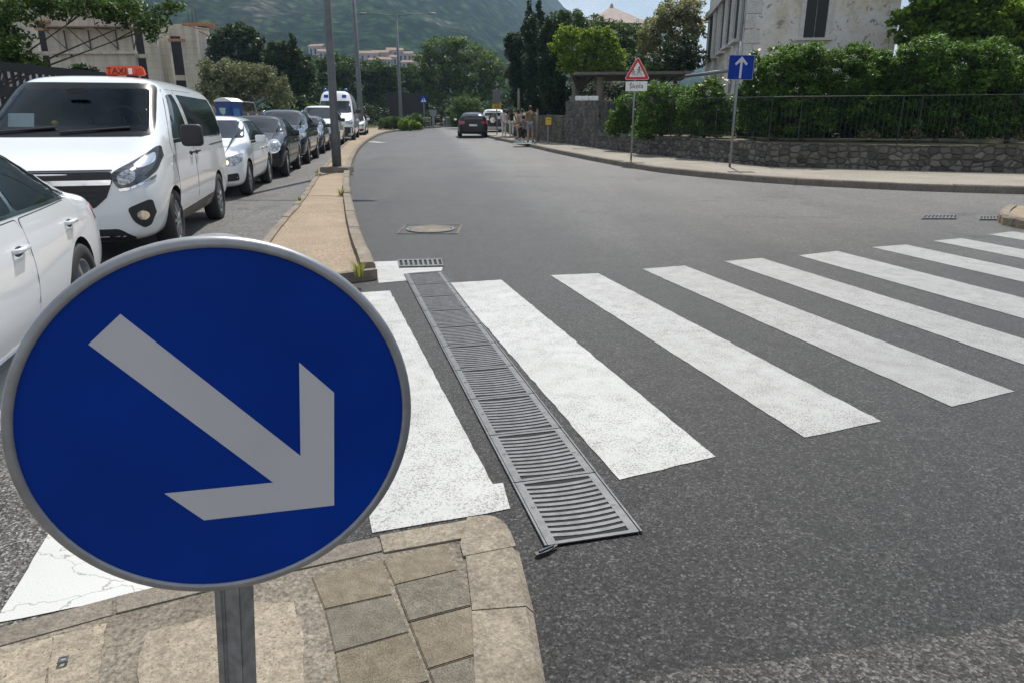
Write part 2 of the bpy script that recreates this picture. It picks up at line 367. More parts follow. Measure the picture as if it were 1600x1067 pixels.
def slab(name, poly, h, mat, parent=None, step=3.0, kind='structure', z0=-.05):
    v, f, nb = fill2d([(p[0], p[1]) for p in poly], step)
    ar = sum(poly[i][0]*poly[(i+1) % len(poly)][1]-poly[(i+1) % len(poly)][0]*poly[i][1] for i in range(len(poly)))
    vs = [(p.x, p.y, gz(p.x, p.y)+h) for p in v]; n = len(vs)
    bd = {}
    for t in f:
        for i in range(len(t)): bd[(t[i], t[(i+1) % len(t)])] = 1
    edges = [e for e in bd if (e[1], e[0]) not in bd]
    vs += [(p.x, p.y, gz(p.x, p.y)+z0) for p in v]
    fs = [tuple(t) for t in f]+[(b_, a, a+n, b_+n) for a, b_ in edges]
    o = mk(name, vs, fs, mat, parent)
    bm = bmesh.new(); bm.from_mesh(o.data); bmesh.ops.delete(bm, geom=[q for q in bm.verts if not q.link_faces], context='VERTS')
    bmesh.ops.recalc_face_normals(bm, faces=bm.faces); bm.to_mesh(o.data); bm.free()
    up = [q for q in o.data.polygons if abs(q.normal.z) > .9]
    if up and sum(q.normal.z for q in up) < 0: o.data.flip_normals()
    if parent is None and kind: o['kind'] = kind
    return o
def round_poly(poly, r, k=4):
    out = []; P = [Vector(p) for p in poly]; n = len(P)
    for i in range(n):
        a, p, c = P[i-1], P[i], P[(i+1) % n]; u, w = a-p, c-p
        if u.length < 1e-6 or w.length < 1e-6: continue
        if u.angle(w) > R(155): out.append(p); continue
        d = min(r, u.length*.42, w.length*.42); u = u.normalized()*d; w = w.normalized()*d
        for j in range(k+1): s = j/k; out.append(p+u*(1-s)**2+w*s**2)
    return [(q.x, q.y) for q in out]
def resample(pl, step):
    out = [Vector(pl[0])]; 
    for a, c in zip(pl, pl[1:]):
        a, c = Vector(a), Vector(c); k = max(1, round((c-a).length/step))
        for j in range(1, k+1): out.append(a+(c-a)*j/k)
    return out
def smooth_line(pl, it=2):
    p = [Vector(q) for q in pl]
    for _ in range(it):
        q = [p[0]]
        for a, c in zip(p, p[1:]): q += [a*.75+c*.25, a*.25+c*.75]
        p = q+[p[-1]]
    return p
def kerb(name, line, width, h, mat, parent, stone=.9, gap=.012, rnd=.006, zb=-.05):
    # line runs along the outer foot; the stones lie to its left
    line = [Vector((p[0], p[1])) for p in line]
    acc = [0]
    for a, c in zip(line, line[1:]): acc.append(acc[-1]+(c-a).length)
    def at(s):
        for i in range(len(line)-1):
            if s <= acc[i+1] or i == len(line)-2:
                t = (s-acc[i])/(acc[i+1]-acc[i]); d = (line[i+1]-line[i]).normalized()
                return line[i]+(line[i+1]-line[i])*t, Vector((-d.y, d.x))
    mb = MB(); s = 0
    while s < acc[-1]-.1:
        e = min(s+stone*random.uniform(.9, 1.1), acc[-1])
        hh = h+random.uniform(-rnd, rnd); dd = random.uniform(-rnd, rnd); k = len(mb.v); ns = max(1, int((e-s-gap)/.3)) 
        for j in range(ns+1):
            p, nn = at(s+gap/2+(e-s-gap)*j/ns)
            for o_, z in ((0, zb), (.012, hh-.025), (.035, hh), (width, hh), (width, zb)):
                q = p+nn*(o_+dd-.02); mb.v.append(Vector((q.x, q.y, gz(q.x, q.y)+z)))
        for j in range(ns):
            for i in range(4): mb.f.append((k+j*5+i, k+j*5+i+1, k+j*5+6+i, k+j*5+5+i))
        mb.f.append((k+4, k+3, k+2, k+1, k)); t = k+ns*5; mb.f.append((t, t+1, t+2, t+3, t+4))
        s = e
    o = mb.build(name, mat, parent); bm = bmesh.new(); bm.from_mesh(o.data); bmesh.ops.recalc_face_normals(bm, faces=bm.faces); bm.to_mesh(o.data); bm.free(); return o
def text_mesh(name, txt, size, mat, parent, mtx, depth=.002):
    cu = bpy.data.curves.new(name, 'FONT'); cu.body = txt; cu.size = size; cu.align_x = 'CENTER'; cu.align_y = 'CENTER'; cu.extrude = depth; cu.resolution_u = 3
    t = bpy.data.objects.new(name, cu); COL.objects.link(t)
    dg = bpy.context.evaluated_depsgraph_get(); me = bpy.data.meshes.new_from_object(t.evaluated_get(dg)); COL.objects.unlink(t); bpy.data.objects.remove(t)
    me.transform(mtx); me.materials.clear(); me.materials.append(mat)
    o = bpy.data.objects.new(name, me); COL.objects.link(o); o.parent = parent; return o
# ================================================================== THE SETTING
def xy(p): return (p.x, p.y)
def gp(pts, dz=0.0): return [xy(G(a, c, dz)) for a, c in pts]
# ground to the foot of the hill, one sheet following the slope of the street
def ground_sheet():
    xs = sorted(set([-700, -400, -250, -160, -110, -80] + list(range(-60, 61, 6)) + [80, 110, 160, 250, 400, 700]))
    ys = [-60, -30, -15, -8] + list(range(-4, 60, 4)) + [64, 72, 84, 100, 130, 170, 230, 300, 420, 600]
    v = [(x, y, gz(x, y)-.06) for y in ys for x in xs]; n = len(xs)
    f = [(j*n+i, j*n+i+1, (j+1)*n+i+1, (j+1)*n+i) for j in range(len(ys)-1) for i in range(n-1)]
    o = mk('ground', v, f, M['soil']); o['kind'] = 'structure'
ground_sheet()
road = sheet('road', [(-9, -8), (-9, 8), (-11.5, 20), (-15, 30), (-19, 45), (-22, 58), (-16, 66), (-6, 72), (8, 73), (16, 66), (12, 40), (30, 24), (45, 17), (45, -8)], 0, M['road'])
sheet('asphalt_patch', gp([(860, 1090), (1010, 1062), (1100, 1042), (1180, 1036), (1290, 1022), (1400, 1004), (1500, 992), (1600, 966), (1750, 935), (1900, 1000), (1700, 1400), (900, 1400)]), .004, M['patch'], road, .25)
sheet('old_carriageway', [(-.9, 1.0), (-.95, 2.2), (-1.6, 4.5), (-2.05, 6.7), (-2.9, 10), (-4.4, 19), (-7.9, 37), (-10.3, 52), (-14, 61), (-20, 58), (-18.6, 45), (-14.6, 30), (-11.2, 20), (-8.9, 8), (-8.9, -7), (-1.0, -7)], .004, M['road_old'], road, 2)
# pedestrian crossing: each stripe a part of the road
def stripe(poly, mat, dz=.004):
    # slightly ragged hand-laid edges
    P = []
    for i in range(len(poly)):
        a, c = Vector(poly[i]), Vector(poly[(i+1) % len(poly)]); k = max(2, int((c-a).length/.07)); d = (c-a).normalized()
        for j in range(k):
            q = a+(c-a)*j/k
            if j: q += Vector((-d.y, d.x))*random.gauss(0, .0022)
            P.append((q.x, q.y))
    return sheet('crossing_stripe', P, dz, M[mat], road, .3)
B4 = [gp(q) for q in ([(700, 443), (783, 438), (1118, 714), (968, 750)], [(860, 431), (935, 428), (1377, 659), (1257, 684)], [(1003, 421), (1070, 416), (1585, 612), (1487, 636)])]
run = sum(((Vector(q[3])-Vector(q[0])) for q in B4), Vector((0, 0)))/3; sd = run.normalized()
M['stripe_mid'] = paint_mat('part_worn_road_paint', .37, .62)
for q, k in zip(B4, ('stripe', 'stripe_mid', 'stripe_worn')): stripe(q, k)
for a, c in (((1131, 409), (1190, 404)), ((1248, 400), (1308, 393)), ((1362, 387), (1416, 383)), ((1458, 377), (1503, 373)), ((1545, 367), (1583, 362.5))):
    a, c = Vector(xy(G(*a))), Vector(xy(G(*c))); L = run.length
    stripe([a, c, c+sd*L, a+sd*L], 'stripe_worn')
ar, br = Vector(xy(G(609, 455))), Vector(xy(G(770, 757)))
bl = Vector(xy(G(582, 833, .0)))
w_ = (Vector(xy(G(783, 438)))-Vector(xy(G(700, 443))))
stripe([ar-w_*1.06, ar, br, Vector(xy(G(786, 755))), Vector(xy(G(797, 795))), Vector(xy(G(760, 803))), bl], 'stripe')
l0 = Vector(xy(G(-8, 976)))
stripe([l0, l0-sd*3.4, l0-sd*3.4+Vector((.55, .17)), l0+Vector((.55, .17))+sd*-.02], 'stripe_crk', .008)
l1 = l0-Vector((1.05, .36)); stripe([l1, l1-sd*3.4, l1-sd*3.4+Vector((.55, .17)), l1+Vector((.55, .17))], 'stripe_crk', .008)
sheet('painted_gutter', gp([(583, 410), (623, 408.5), (627, 419.5), (692, 418), (690, 424), (636, 428), (640, 439), (592, 443)]), .004, M['stripe'], road, .2)
sheet('paint_smear', gp([(570, 222), (584, 221.2), (606, 223.6), (590, 224)]), .004, M['stripe_worn'], road, .2)

# near traffic island
IH = .12
isl_line = gp([(862, 1150), (850, 1067), (843, 1020), (833, 965), (820, 905), (806, 852), (797, 828), (786, 813), (765, 803), (730, 808), (590, 832), (400, 872), (215, 915), (0, 972), (-220, 1030)], IH)
isl_line = [(.06, -1.2), (.09, .6)]+isl_line[0:]+[(-2.6, 1.4)]
isl = slab('traffic_island', [(p[0]-.05, p[1]-.04) for p in isl_line[1:]]+[(-2.6, -1.2), (.06, -1.2)], IH-.009, M['rubble'], None, .3)
kerb('kerb', [isl_line[0], isl_line[1]]+isl_line[2:8], .195, IH, M['kerb'], isl, .42, .008, .003)
cor = [xy(p) for p in smooth_line(isl_line[7:12], 2)]
slab('corner_stone', cor+gp([(719, 849), (724, 868)], IH), IH+.001, M['kerb'], isl, .2)
kerb('kerb', [Vector(isl_line[11]), Vector(isl_line[12])], .14, IH-.001, M['kerb'], isl, .5, .01, .003)
kerb('kerb', isl_line[12:], .12, IH-.004, M['kerb_dark'], isl, .9, .012, .004)
# concrete infill with broken outlines and the two rows of pavers
def ragged(pts, amp, step=.04):
    P = []
    for i in range(len(pts)):
        a, c = Vector(pts[i]), Vector(pts[(i+1) % len(pts)]); k = max(1, int((c-a).length/step))
        for j in range(k): q = a+(c-a)*j/k; P.append((q.x+random.gauss(0, amp), q.y+random.gauss(0, amp)))
    return P
for q in ([(-200, 1064), (0, 1014), (80, 993), (78, 1020), (70, 1067), (66, 1250), (-260, 1250)], [(84, 992), (165, 971), (158, 1000), (150, 1067), (150, 1250), (74, 1250), (76, 1067)],
          [(232, 985), (320, 962), (400, 938), (455, 940), (470, 975), (474, 1067), (470, 1250), (205, 1250), (214, 1067), (222, 1015)]):
    slab('concrete_infill', ragged(gp(q, IH), .004), IH-.006, M['cream'], isl, .2, z0=.05)
pv = {'a': MB(), 'b': MB()}
def paver(q, k):
    c = [Vector(xy(G(a, b_, IH))) for a, b_ in q]; m_ = sum(c, Vector((0, 0)))/4
    c = [m_+(p-m_)*.982 for p in c]; z = IH+gz(0, m_.y)-.002+random.uniform(-.002, .002); nrm = [(p.x, p.y) for p in c]
    pv[k].prism(nrm[::-1], z-.04, z)
for q, k in (([(485, 898), (597, 872), (614, 926), (506, 950)], 'a'), ([(506, 950), (614, 926), (640, 985), (522, 1018)], 'b'), ([(522, 1018), (640, 985), (672, 1062), (535, 1102)], 'a'), ([(535, 1102), (672, 1062), (700, 1150), (550, 1190)], 'a'),
             ([(597, 872), (695, 847), (716, 888), (616, 912)], 'a'), ([(616, 912), (716, 888), (737, 944), (638, 970)], 'b'), ([(638, 970), (737, 944), (752, 1018), (668, 1044)], 'a'), ([(668, 1044), (752, 1018), (768, 1090), (698, 1120)], 'b')):
    paver(q, k)
for k in 'ab': pv[k].build('paving_slabs', M['paver_'+k], isl, bevel=.003)

# long median
mr = gp([(586, 434), (575, 405), (566, 385), (557, 357), (550, 325), (546, 300), (546, 275), (552, 251), (562, 233), (577, 220), (602, 208), (653, 202.2), (690, 200)])
mlf = gp([(398, 390), (410, 375), (440, 339), (458, 321.5), (478, 295), (498, 266), (519, 245.6), (534, 228), (546, 218), (556, 211)], .1)
mr_s = [xy(p) for p in smooth_line(mr, 2)]
tail = [(-14.5, 60), (-13, 62), (-9, 68)]
mend = [(-2.62, 6.35), (-1.85, 6.42)]
med = slab('median', mr_s+tail[::-1]+mlf[::-1]+mend, .085, M['sand'], None, .8)
kerb('kerb', mr_s, .15, .15, M['kerb'], med, .8, .012)
kerb('kerb', ([mend[0]]+mlf+tail[:1])[::-1], .13, .11, M['kerb'], med, .8, .014)
kerb('kerb', [mr_s[0], mend[1], mend[0]], .12, .10, M['kerb_dark'], med, .5, .02)

# pavement on the right with its tall kerb
kl = [xy(p) for p in smooth_line(gp([(738, 206), (748, 210.5), (760, 215), (775, 219), (820, 228.5), (880, 243), (1000, 266.5), (1100, 278), (1200, 287), (1400, 298), (1600, 304), (1800, 309)])+[(30, 12.5), (45, 11)], 2)]
wl = [(45, 15), (26, 16.8)]+gp([(1600, 278), (1400, 273), (1200, 267), (1000, 246), (930, 236), (880, 229), (835, 221.5), (800, 213), (775, 206), (760, 203)])
pav = slab('pavement', kl+wl, .135, M['pave'], None, 1.5)
kerb('kerb', kl, .17, .15, M['kerb_dark'], pav, 1.0, .01)
gard = slab('garden_ground', [(p[0]+.03, p[1]+.33) for p in wl]+[(-1, 66), (10, 70), (45, 60)], .75, M['soil'], None, 6)
# corner of the island in the junction mouth on the right
rl = gp([(1572, 333), (1561, 340), (1559, 347), (1566, 352), (1600, 359), (1700, 372)])+[(14, 8.2)]
ris = slab('traffic_island', rl+[(14, 10.6)]+gp([(1700, 341), (1600, 332.5)]), .11, M['sand'], None, .6)
kerb('kerb', [xy(p) for p in smooth_line(rl, 2)], .14, .14, M['kerb'], ris, .7, .012)

# ------------------------------------------------------------------ hill, its scrub and the village at its foot
def hill_z(x, y):
    ridge = [(-900, 640), (-500, 600), (-200, 480), (-60, 350), (-20, 285), (22, 232), (50, 196), (75, 160), (130, 105), (300, 80), (700, 60)]
    k = x*1000/max(y, 200)
    for (a, c), (a2, c2) in zip(ridge, ridge[1:]):
        if k <= a2: break
    t = min(1, max(0, (k-a)/(a2-a))); t = t*t*(3-2*t); h = c+(c2-c)*t
    u = min(1, max(0, (y-330)/1000)); return gz(0, 300)-2+h*(u**1.15)
from mathutils import noise as mn
def hill():
    xs = np.linspace(-1250, 900, 130); ys = [330+1000*(i/79)**1.1 for i in range(80)]+[1420, 1600]
    v = []
    for y in ys:
        for x in xs:
            n_ = mn.fractal(Vector((x/170, y/170, 3)), 1, 2.1, 6)*16*min(1, (y-330)/150)+mn.noise(Vector((x/16, y/16, 9)))*4.5*min(1, (y-330)/150)
            v.append((x, y, hill_z(x, min(y, 1330))+n_-(max(0, y-1330))*.4))
    n = len(xs); f = [(j*n+i, j*n+i+1, (j+1)*n+i+1, (j+1)*n+i) for j in range(len(ys)-1) for i in range(n-1)]
    m, nn, l, b = nmat('wooded_hillside'); c = coords(nn, l)
    a_ = noise(nn, l, c, .011, 9, .66); c_ = noise(nn, l, c, .09, 7, .7)
    col = ramp(nn, l, a_, [(.34, (.018, .042, .012)), (.55, (.036, .062, .018)), (.66, (.11, .11, .08)), (.8, (.21, .2, .17))])
    vt = nn.new('ShaderNodeTexVoronoi'); vt.inputs['Scale'].default_value = .13; l.new(c, vt.inputs['Vector'])
    col = mixc(nn, l, 1.0, col, ramp(nn, l, vt.outputs['Distance'], [(.1, 1.5), (.6, .45)]), 'MULTIPLY')
    col = mixc(nn, l, 1.0, col, ramp(nn, l, c_, [(.32, .2), (.5, .8), (.68, 2.1)]), 'MULTIPLY')
    l.new(col, b.inputs['Base Color']); b.inputs['Roughness'].default_value = 1; b.inputs['Specular IOR Level'].default_value = 0
    bump(nn, l, b, c_, 1, 6)
    o = mk('hill', v, f, m, None, True); o['kind'] = 'structure'; return o
hl = hill()
bvh_hill = BVHTree.FromPolygons([v.co for v in hl.data.vertices], [tuple(p.vertices) for p in hl.data.polygons])
def house_far(px, py, w, d, h, wall, roof, lab, rz):
    dr = ray(px, py).normalized(); loc, *_ = bvh_hill.ray_cast(Vector((0, 0, CH)), dr)
    if loc is None: return
    t = empty('village_house', loc+Vector((0, 0, -2)), rz, lab, 'house', 'houses at the foot of the hill')
    MB().box((0, 0, h/2+1), (w, d, h+2)).build('wall', wall, t)
    MB().prism([(-d/2-.4, 0), (d/2+.4, 0), (0, d*.28)], -w/2-.4, w/2+.4, lambda x, y, z: (z, x, h+2.01+y)).build('roof', roof, t)
    for i in range(3):
        for z in (h*.35, h*.75): MB().box((w*(i-1)*.3, -d/2-.02, z+1), (1.0, .08, 1.5)).build('window', M['void'], t)
M['plaster_far'] = plain('pale_plaster', (.34, .31, .28), .9, var=.1, sc=.3); M['roof_far'] = plain('clay_tiles', (.24, .145, .10), .9, var=.2, sc=1.5)
VH = [(497, 82, 20, 10, 9), (508, 89, 16, 10, 8), (577, 92, 24, 11, 8), (596, 92, 22, 11, 9), (600, 100, 16, 10, 7), (617, 88, 20, 11, 9), (634, 92, 18, 10, 8), (648, 96, 22, 11, 7), (610, 96, 15, 9, 7), (662, 101, 18, 10, 8), (673, 98, 16, 10, 8), (640, 103, 18, 9, 6), (585, 100, 14, 9, 6), (684, 96, 18, 10, 7)]
for i, (px, py, w, d, h) in enumerate(VH):
    house_far(px, py+3, w*.45, d*.5, h*.42, M['plaster_far'], M['roof_far'], 'small pale clay-roofed village house far off at the foot of the hill', R(-20+i*37 % 50))
# ================================================================== DRAINS, COVERS, SMALL THINGS ON THE GROUND
def bvec(p): return Vector((p[0], p[1]))
g0, g1 = Vector(xy(G(929, 845))), Vector(xy(G(661, 428)))
gd = (g1-g0).normalized(); gl = (g1-g0).length; gw = .36; npan = 10; plen = gl/npan
def grate_panel():
    mb = MB(); w, L, z0, z1 = gw, plen-.006, .0075, .0115
    for s in (-1, 1): mb.box((s*(w/2-.017), 0, (z0+z1)/2), (.034, L, z1-z0)); mb.box((s*(w/2+.008), 0, z0), (.008, plen-.002, .012))
    for s in (-1, 1): mb.box((0, s*(L/2-.009), (z0+z1)/2), (w-.068, .018, z1-z0))
    nb = 12; span = L-.036; pit = span/nb; n = 8
    for i in range(1, nb):
        yc = -span/2+pit*i; k = len(mb.v); hb = pit*.27
        for j in range(n+1):
            x = -(w/2-.034)+(w-.068)*j/n; sag = .017*((x/(w/2))**2)-.006
            for dy, z in ((-hb, z0), (-hb, z1-.001), (hb, z1-.001), (hb, z0)): mb.v.append(Vector((x, yc+dy+sag*1.2, z)))
        for j in range(n):
            for q in range(3): mb.f.append((k+j*4+q, k+j*4+4+q, k+j*4+5+q, k+j*4+1+q))
    return mb
rz = math.atan2(gd.y, gd.x)-math.pi/2
ordn = ['nearest panel of the slotted drain channel, at the kerb corner of the island', 'second panel from the near end of the slotted drain channel', 'third panel from the near end of the slotted drain channel', 'fourth panel from the near end of the slotted drain channel', 'fifth panel from the near end of the slotted drain channel', 'fifth panel from the far end of the slotted drain channel', 'fourth panel from the far end of the slotted drain channel', 'third panel from the far end of the slotted drain channel', 'second panel from the far end of the slotted drain channel', 'farthest panel of the slotted drain channel, by the small gutter grate']
proto = None
for i in range(npan):
    c = g0+gd*plen*(i+.5); rt = empty('drain_grate', (c.x, c.y, gz(c.x, c.y)), rz, 'grey iron '+ordn[i], 'drain grate', 'slotted grates of the drain channel across the crossing')
    if proto is None:
        a = grate_panel().build('slotted_plate', M['steel'], rt, bevel=0)
        b_ = MB().box((0, 0, .0065), (gw-.04, plen-.004, .002)).build('trough', M['void'], rt)
        mb = MB()
        for s in (-1, 1): mb.tube([(s*(gw/2-.02), -s*.03, .009), (s*(gw/2-.02), -s*.03, .0135)], .008, 12); mb.build('locking_bolt', M['steel'], rt); mb = MB()
        proto = list(rt.children)
    else:
        for q in proto: d = q.copy(); COL.objects.link(d); d.parent = rt
def gully(quad, n, lab, name='gully_grate'):
    q = [G(*p) for p in quad]; c = sum(q, Vector())/4; rt = empty(name, c, 0, lab, 'drain grate')
    P = lambda u, v: (q[0]*(1-u)+q[1]*u)*(1-v)+(q[3]*(1-u)+q[2]*u)*v-c
    mb = MB(); 
    def cell(u0, u1, v0, v1): 
        p = [P(u0, v0), P(u1, v0), P(u1, v1), P(u0, v1)]; k = len(mb.v)
        for z in (.004, .02): mb.v += [x+Vector((0, 0, z)) for x in p]
        mb.f += [(k+4, k+5, k+6, k+7)]+[(k+i, k+(i+1) % 4, k+4+(i+1) % 4, k+4+i) for i in range(4)]
    cell(0, 1, 0, .14); cell(0, 1, .86, 1)
    for i in range(n+1): u = i/n; cell(max(0, u-.22/n), min(1, u+.22/n), .14, .86)
    mb.build('grate', M['steel'], rt)
    mk('trough', [P(.01, .02)+Vector((0, 0, .009)), P(.99, .02)+Vector((0, 0, .009)), P(.99, .98)+Vector((0, 0, .009)), P(.01, .98)+Vector((0, 0, .009))], [(0, 1, 2, 3)], M['void'], rt)
gully([(624, 419.5), (693, 418), (690, 407), (622, 408.5)], 9, 'small gutter grate of nine slots at the head of the drain channel by the median')
gully([(1440, 343.5), (1494, 343.5), (1496, 338), (1446, 338)], 9, 'worn gully grate set in the asphalt left of the right-hand kerb corner')
gully([(1530, 345), (1562, 345), (1560, 340), (1532, 340)], 6, 'short gully grate against the kerb corner at the right edge')
# manhole
mc = G(673, 359); mh = empty('manhole_cover', mc, 0, 'round concrete-filled manhole cover in a square frame near the median', 'manhole cover')
pr = [(0, .012), (.285, .012), (.29, .006), (.30, .006), (.305, .014), (.335, .014), (.34, 0)]
def lathe(pr, n=40):
    mb = MB(); k = 0
    for r, z in pr: mb.v += [Vector((r*math.cos(2*math.pi*j/n), r*math.sin(2*math.pi*j/n), z)) for j in range(n)]
    for i in range(len(pr)-1):
        for j in range(n): mb.f.append((i*n+j, (i+1)*n+j, (i+1)*n+(j+1) % n, i*n+(j+1) % n))
    return mb
lathe([(0.001, .013), (.285, .013), (.29, .004)]).build('lid', M['rubble'], mh)
lathe([(.292, .004), (.297, .015), (.335, .015), (.34, 0)]).build('ring', M['steel'], mh)
fr = MB()
for s in (-1, 1): fr.box((0, s*.40, .004), (.82, .02, .008)); fr.box((s*.40, 0, .004), (.02, .775, .008))
fr.build('frame', M['rubble'], mh)
# litter
p = G(853, 860, .01); t = empty('plastic_shard', p, R(35), 'thin dark plastic shard lying on asphalt before the nearest drain panel', 'litter')
MB().prism([(-.05, -.008), (.0, -.012), (.05, -.004), (.055, .004), (.0, .008), (-.045, .008)], .0, .006).build('shard', M['black'], t)
MB().prism([(-.03, -.004), (.035, -.002), (.03, .003), (-.03, .004)], .006, .012).build('bright_edge', M['cargrey'], t)
p = G(99, 1031, IH+.003); t = empty('metal_tab', p, R(20), 'tiny blue-grey metal tab with a hole on the cream concrete', 'litter')
mb = MB(); 
for a, c, w, d in ((-.009, 0, .006, .022), (.009, 0, .006, .022), (0, .009, .012, .005), (0, -.008, .012, .007)): mb.box((a, c, .003), (w, d, .003))
mb.build('plate', M['cargrey'], t)
# weeds
M['weed'] = leaf_mat('weed_blades', (.10, .13, .03), (.26, .27, .09), .3)
def weed(px, py, h, n, lab, dz=.1):
    c = G(px, py, dz); mb = MB()
    for _ in range(n):
        a = random.uniform(0, 6.28); r = random.uniform(0, h*.25); x, y = r*math.cos(a), r*math.sin(a); l = h*random.uniform(.5, 1); ln = random.uniform(.1, .7)*l; w = .004+.012*h
        px_, py_ = -math.sin(a)*w, math.cos(a)*w; dx, dy = math.cos(a)*ln, math.sin(a)*ln
        mb.add([(x-px_, y-py_, 0), (x+px_, y+py_, 0), (x+dx*.4+px_*.8, y+dy*.4+py_*.8, l*.6), (x+dx*.4-px_*.8, y+dy*.4-py_*.8, l*.6), (x+dx, y+dy, l*.95)], [(0, 1, 2, 3), (3, 2, 4)])
    o = mb.build('weed_tuft', M['weed']); o.location = c; return tag(o, lab, 'weed', 'weeds along the median')
weed(562, 432, .17, 45, 'tallest weed tuft growing at the near end of the median kerb')
weed(437, 262, .40, 70, 'weed tuft growing beside the base of the large lamp post', .1)
weed(468, 315, .10, 50, 'low round weed on the median’s traffic-side kerb', .1)
weed(533, 306, .16, 40, 'small weed by the inner side of the curved median kerb', .1)
weed(540, 268, .14, 26, 'thin weed at the kerb side of the lamp post foot', .1)
weed(495, 272, .16, 30, 'dry weed at the left of the lamp post foot', .1)
# ================================================================== FOREGROUND SIGN
def cam2w(v): # camera frame x right, y down, z forward -> world
    x, y, z = v; r = Vector((x, math.cos(PIT)*z-math.sin(PIT)*y, -math.sin(PIT)*z-math.cos(PIT)*y)); return r
SC = .303/.2625
tx, ty, ya, tb = -.4065, .1196, R(-21.53), R(15.78)
Ra = Matrix(((math.cos(ya), 0, math.sin(ya)), (0, 1, 0), (-math.sin(ya), 0, math.cos(ya)))); Rb = Matrix(((1, 0, 0), (0, math.cos(tb), -math.sin(tb)), (0, math.sin(tb), math.cos(tb))))
MM = Ra @ Rb
U = cam2w(MM @ Vector((1, 0, 0))); V = -cam2w(MM @ Vector((0, 1, 0))); N = U.cross(V)
C0 = cam2w(Vector((tx, ty, 1))*SC)+Vector((0, 0, CH))
top, bot = A(342, 372, C0.y+.05), A(372, 1067, C0.y+.05)
pd = (top-bot).normalized(); base = bot+pd*((gz(0, 1)+IH-.03-bot.z)/pd.z)
sg = empty('traffic_sign', base, 0, 'large round blue sign with a white arrow pointing down right, nearest thing in view', 'traffic sign')
SMX = Matrix.Translation(C0-base) @ Matrix((U, V, N)).transposed().to_4x4()
def discmesh(r, z0, z1, n=72, rr=.0):
    mb = MB(); ring = lambda rad, z: [Vector((rad*math.cos(2*math.pi*j/n), rad*math.sin(2*math.pi*j/n), z)) for j in range(n)]
    mb.v = ring(r, z0)+ring(r, z1); mb.f = [tuple(range(n, 2*n)), tuple(reversed(range(n)))]+[(j, (j+1) % n, n+(j+1) % n, n+j) for j in range(n)]
    return mb
discmesh(.2935, -.004, 0).build('panel', M['signblue'], sg, xf=SMX)
rm = MB(); n = 96; prf = [(.2922, .0005), (.2932, .004), (.298, .005), (.305, .003), (.309, -.002), (.309, -.016), (.305, -.018), (.297, -.017), (.295, -.004)]
for r, z in prf: rm.v += [Vector((r*math.cos(2*math.pi*j/n), r*math.sin(2*math.pi*j/n), z)) for j in range(n)]
for i in range(len(prf)-1):
    for j in range(n): rm.f.append((i*n+j, (i+1)*n+j, (i+1)*n+(j+1) % n, i*n+(j+1) % n))
rm.build('rim', M['alu'], sg, True, xf=SMX)
ca = R(42.96); dd = Vector((math.cos(ca), -math.sin(ca))); nn_ = Vector((-math.sin(ca), -math.cos(ca)))
aw, aL, ak, am = .0278*SC, .4104*SC, .0693*SC, .1309*SC; T = Vector((.1552*SC, -.1388*SC))
ap = [T+dd*x+nn_*y for x, y in ((0, 0), (-am, am), (-am-ak, am), (-ak-aw, aw), (-aL, aw), (-aL, -aw), (-ak-aw, -aw), (-am-ak, -am), (-am, -am))]
MB().prism([(p.x, p.y) for p in ap][::-1], .0002, .0011).build('arrow', M['signwhite'], sg, xf=SMX)
# ribbed post and cap behind the plate
pm = MB(); q = pd.to_track_quat('Z', 'Y').to_matrix(); tb_, bb_ = top-base, Vector((0, 0, 0)); Lp = (tb_-bb_).length
prof = [(-.029, -.02), (-.029, .02), (.029, .02), (.029, -.02), (.012, -.02), (.010, -.0155), (-.010, -.0155), (-.012, -.02)]
ax = Vector((math.cos(-R(18)), math.sin(-R(18)), 0)); ax = (ax-pd*ax.dot(pd)).normalized(); ay = pd.cross(ax)
pm.prism(prof[::-1], 0, Lp-.012, lambda x, y, z: ax*x+ay*y+pd*z); po = pm.build('post', M['galv'], sg, bevel=.002)
MB().tube([pd*(Lp-.012), pd*(Lp-.002), pd*(Lp+.002)], [.039, .039, .03], 24).build('post_cap', M['galv'], sg)
cl = MB()
for s in (-.12, .13):
    ctr = C0-base+V*s-N*.02; cl.bar(ctr-U*.06, ctr+U*.06, .025, .012)
cl.build('clamp', M['galv'], sg)

# ================================================================== OTHER SIGNS AND POSTS
def pole(name, px, py, h, r, mat, lab, cat, dz=0, group=None, r2=None):
    b_ = G(px, py, dz); t = empty(name, b_, 0, lab, cat, group)
    MB().tube([(0, 0, 0), (0, 0, h)], [r, r2 or r], 12).build('post', mat, t, True); return t, b_
def frame_to(bp, px, py): return None
# school warning triangle
t, b_ = pole('warning_sign', 986, 250, 3.0, .03, M['galv'], 'red-bordered triangular school crossing sign with a white plate below, on the pavement', 'traffic sign', .13)
tz = A(991, 90, b_.y).z-b_.z; bz = A(991, 126, b_.y).z-b_.z; hw = .43
def tri(r): c_ = Vector((0, bz+(tz-bz)*.36)); return [c_+Vector((math.sin(a), math.cos(a)))*r for a in (R(0), R(-120), R(120))]
rr = (tz-bz)*.665
def rtri(r, rad):
    out = []; V3 = tri(r)
    for i in range(3):
        a, p_, c_ = V3[i-1], V3[i], V3[(i+1) % 3]; u = (a-p_).normalized(); w = (c_-p_).normalized()
        for k in range(5): s = k/4; out.append(p_+u*rad*(1-s)**2+w*rad*s**2)
    return [(p_.x, p_.y) for p_ in out]
fx = lambda x, y, z: (x, -z, y)
rot = Matrix.Rotation(R(-8), 4, 'Z')
def flat(name, poly, y0, y1, mat, t, ox=0, R_=rot):
    return MB().prism([(x+ox, y) for x, y in poly], y0, y1, lambda x, y, z: (x, -z, y)).build(name, mat, t, xf=R_)
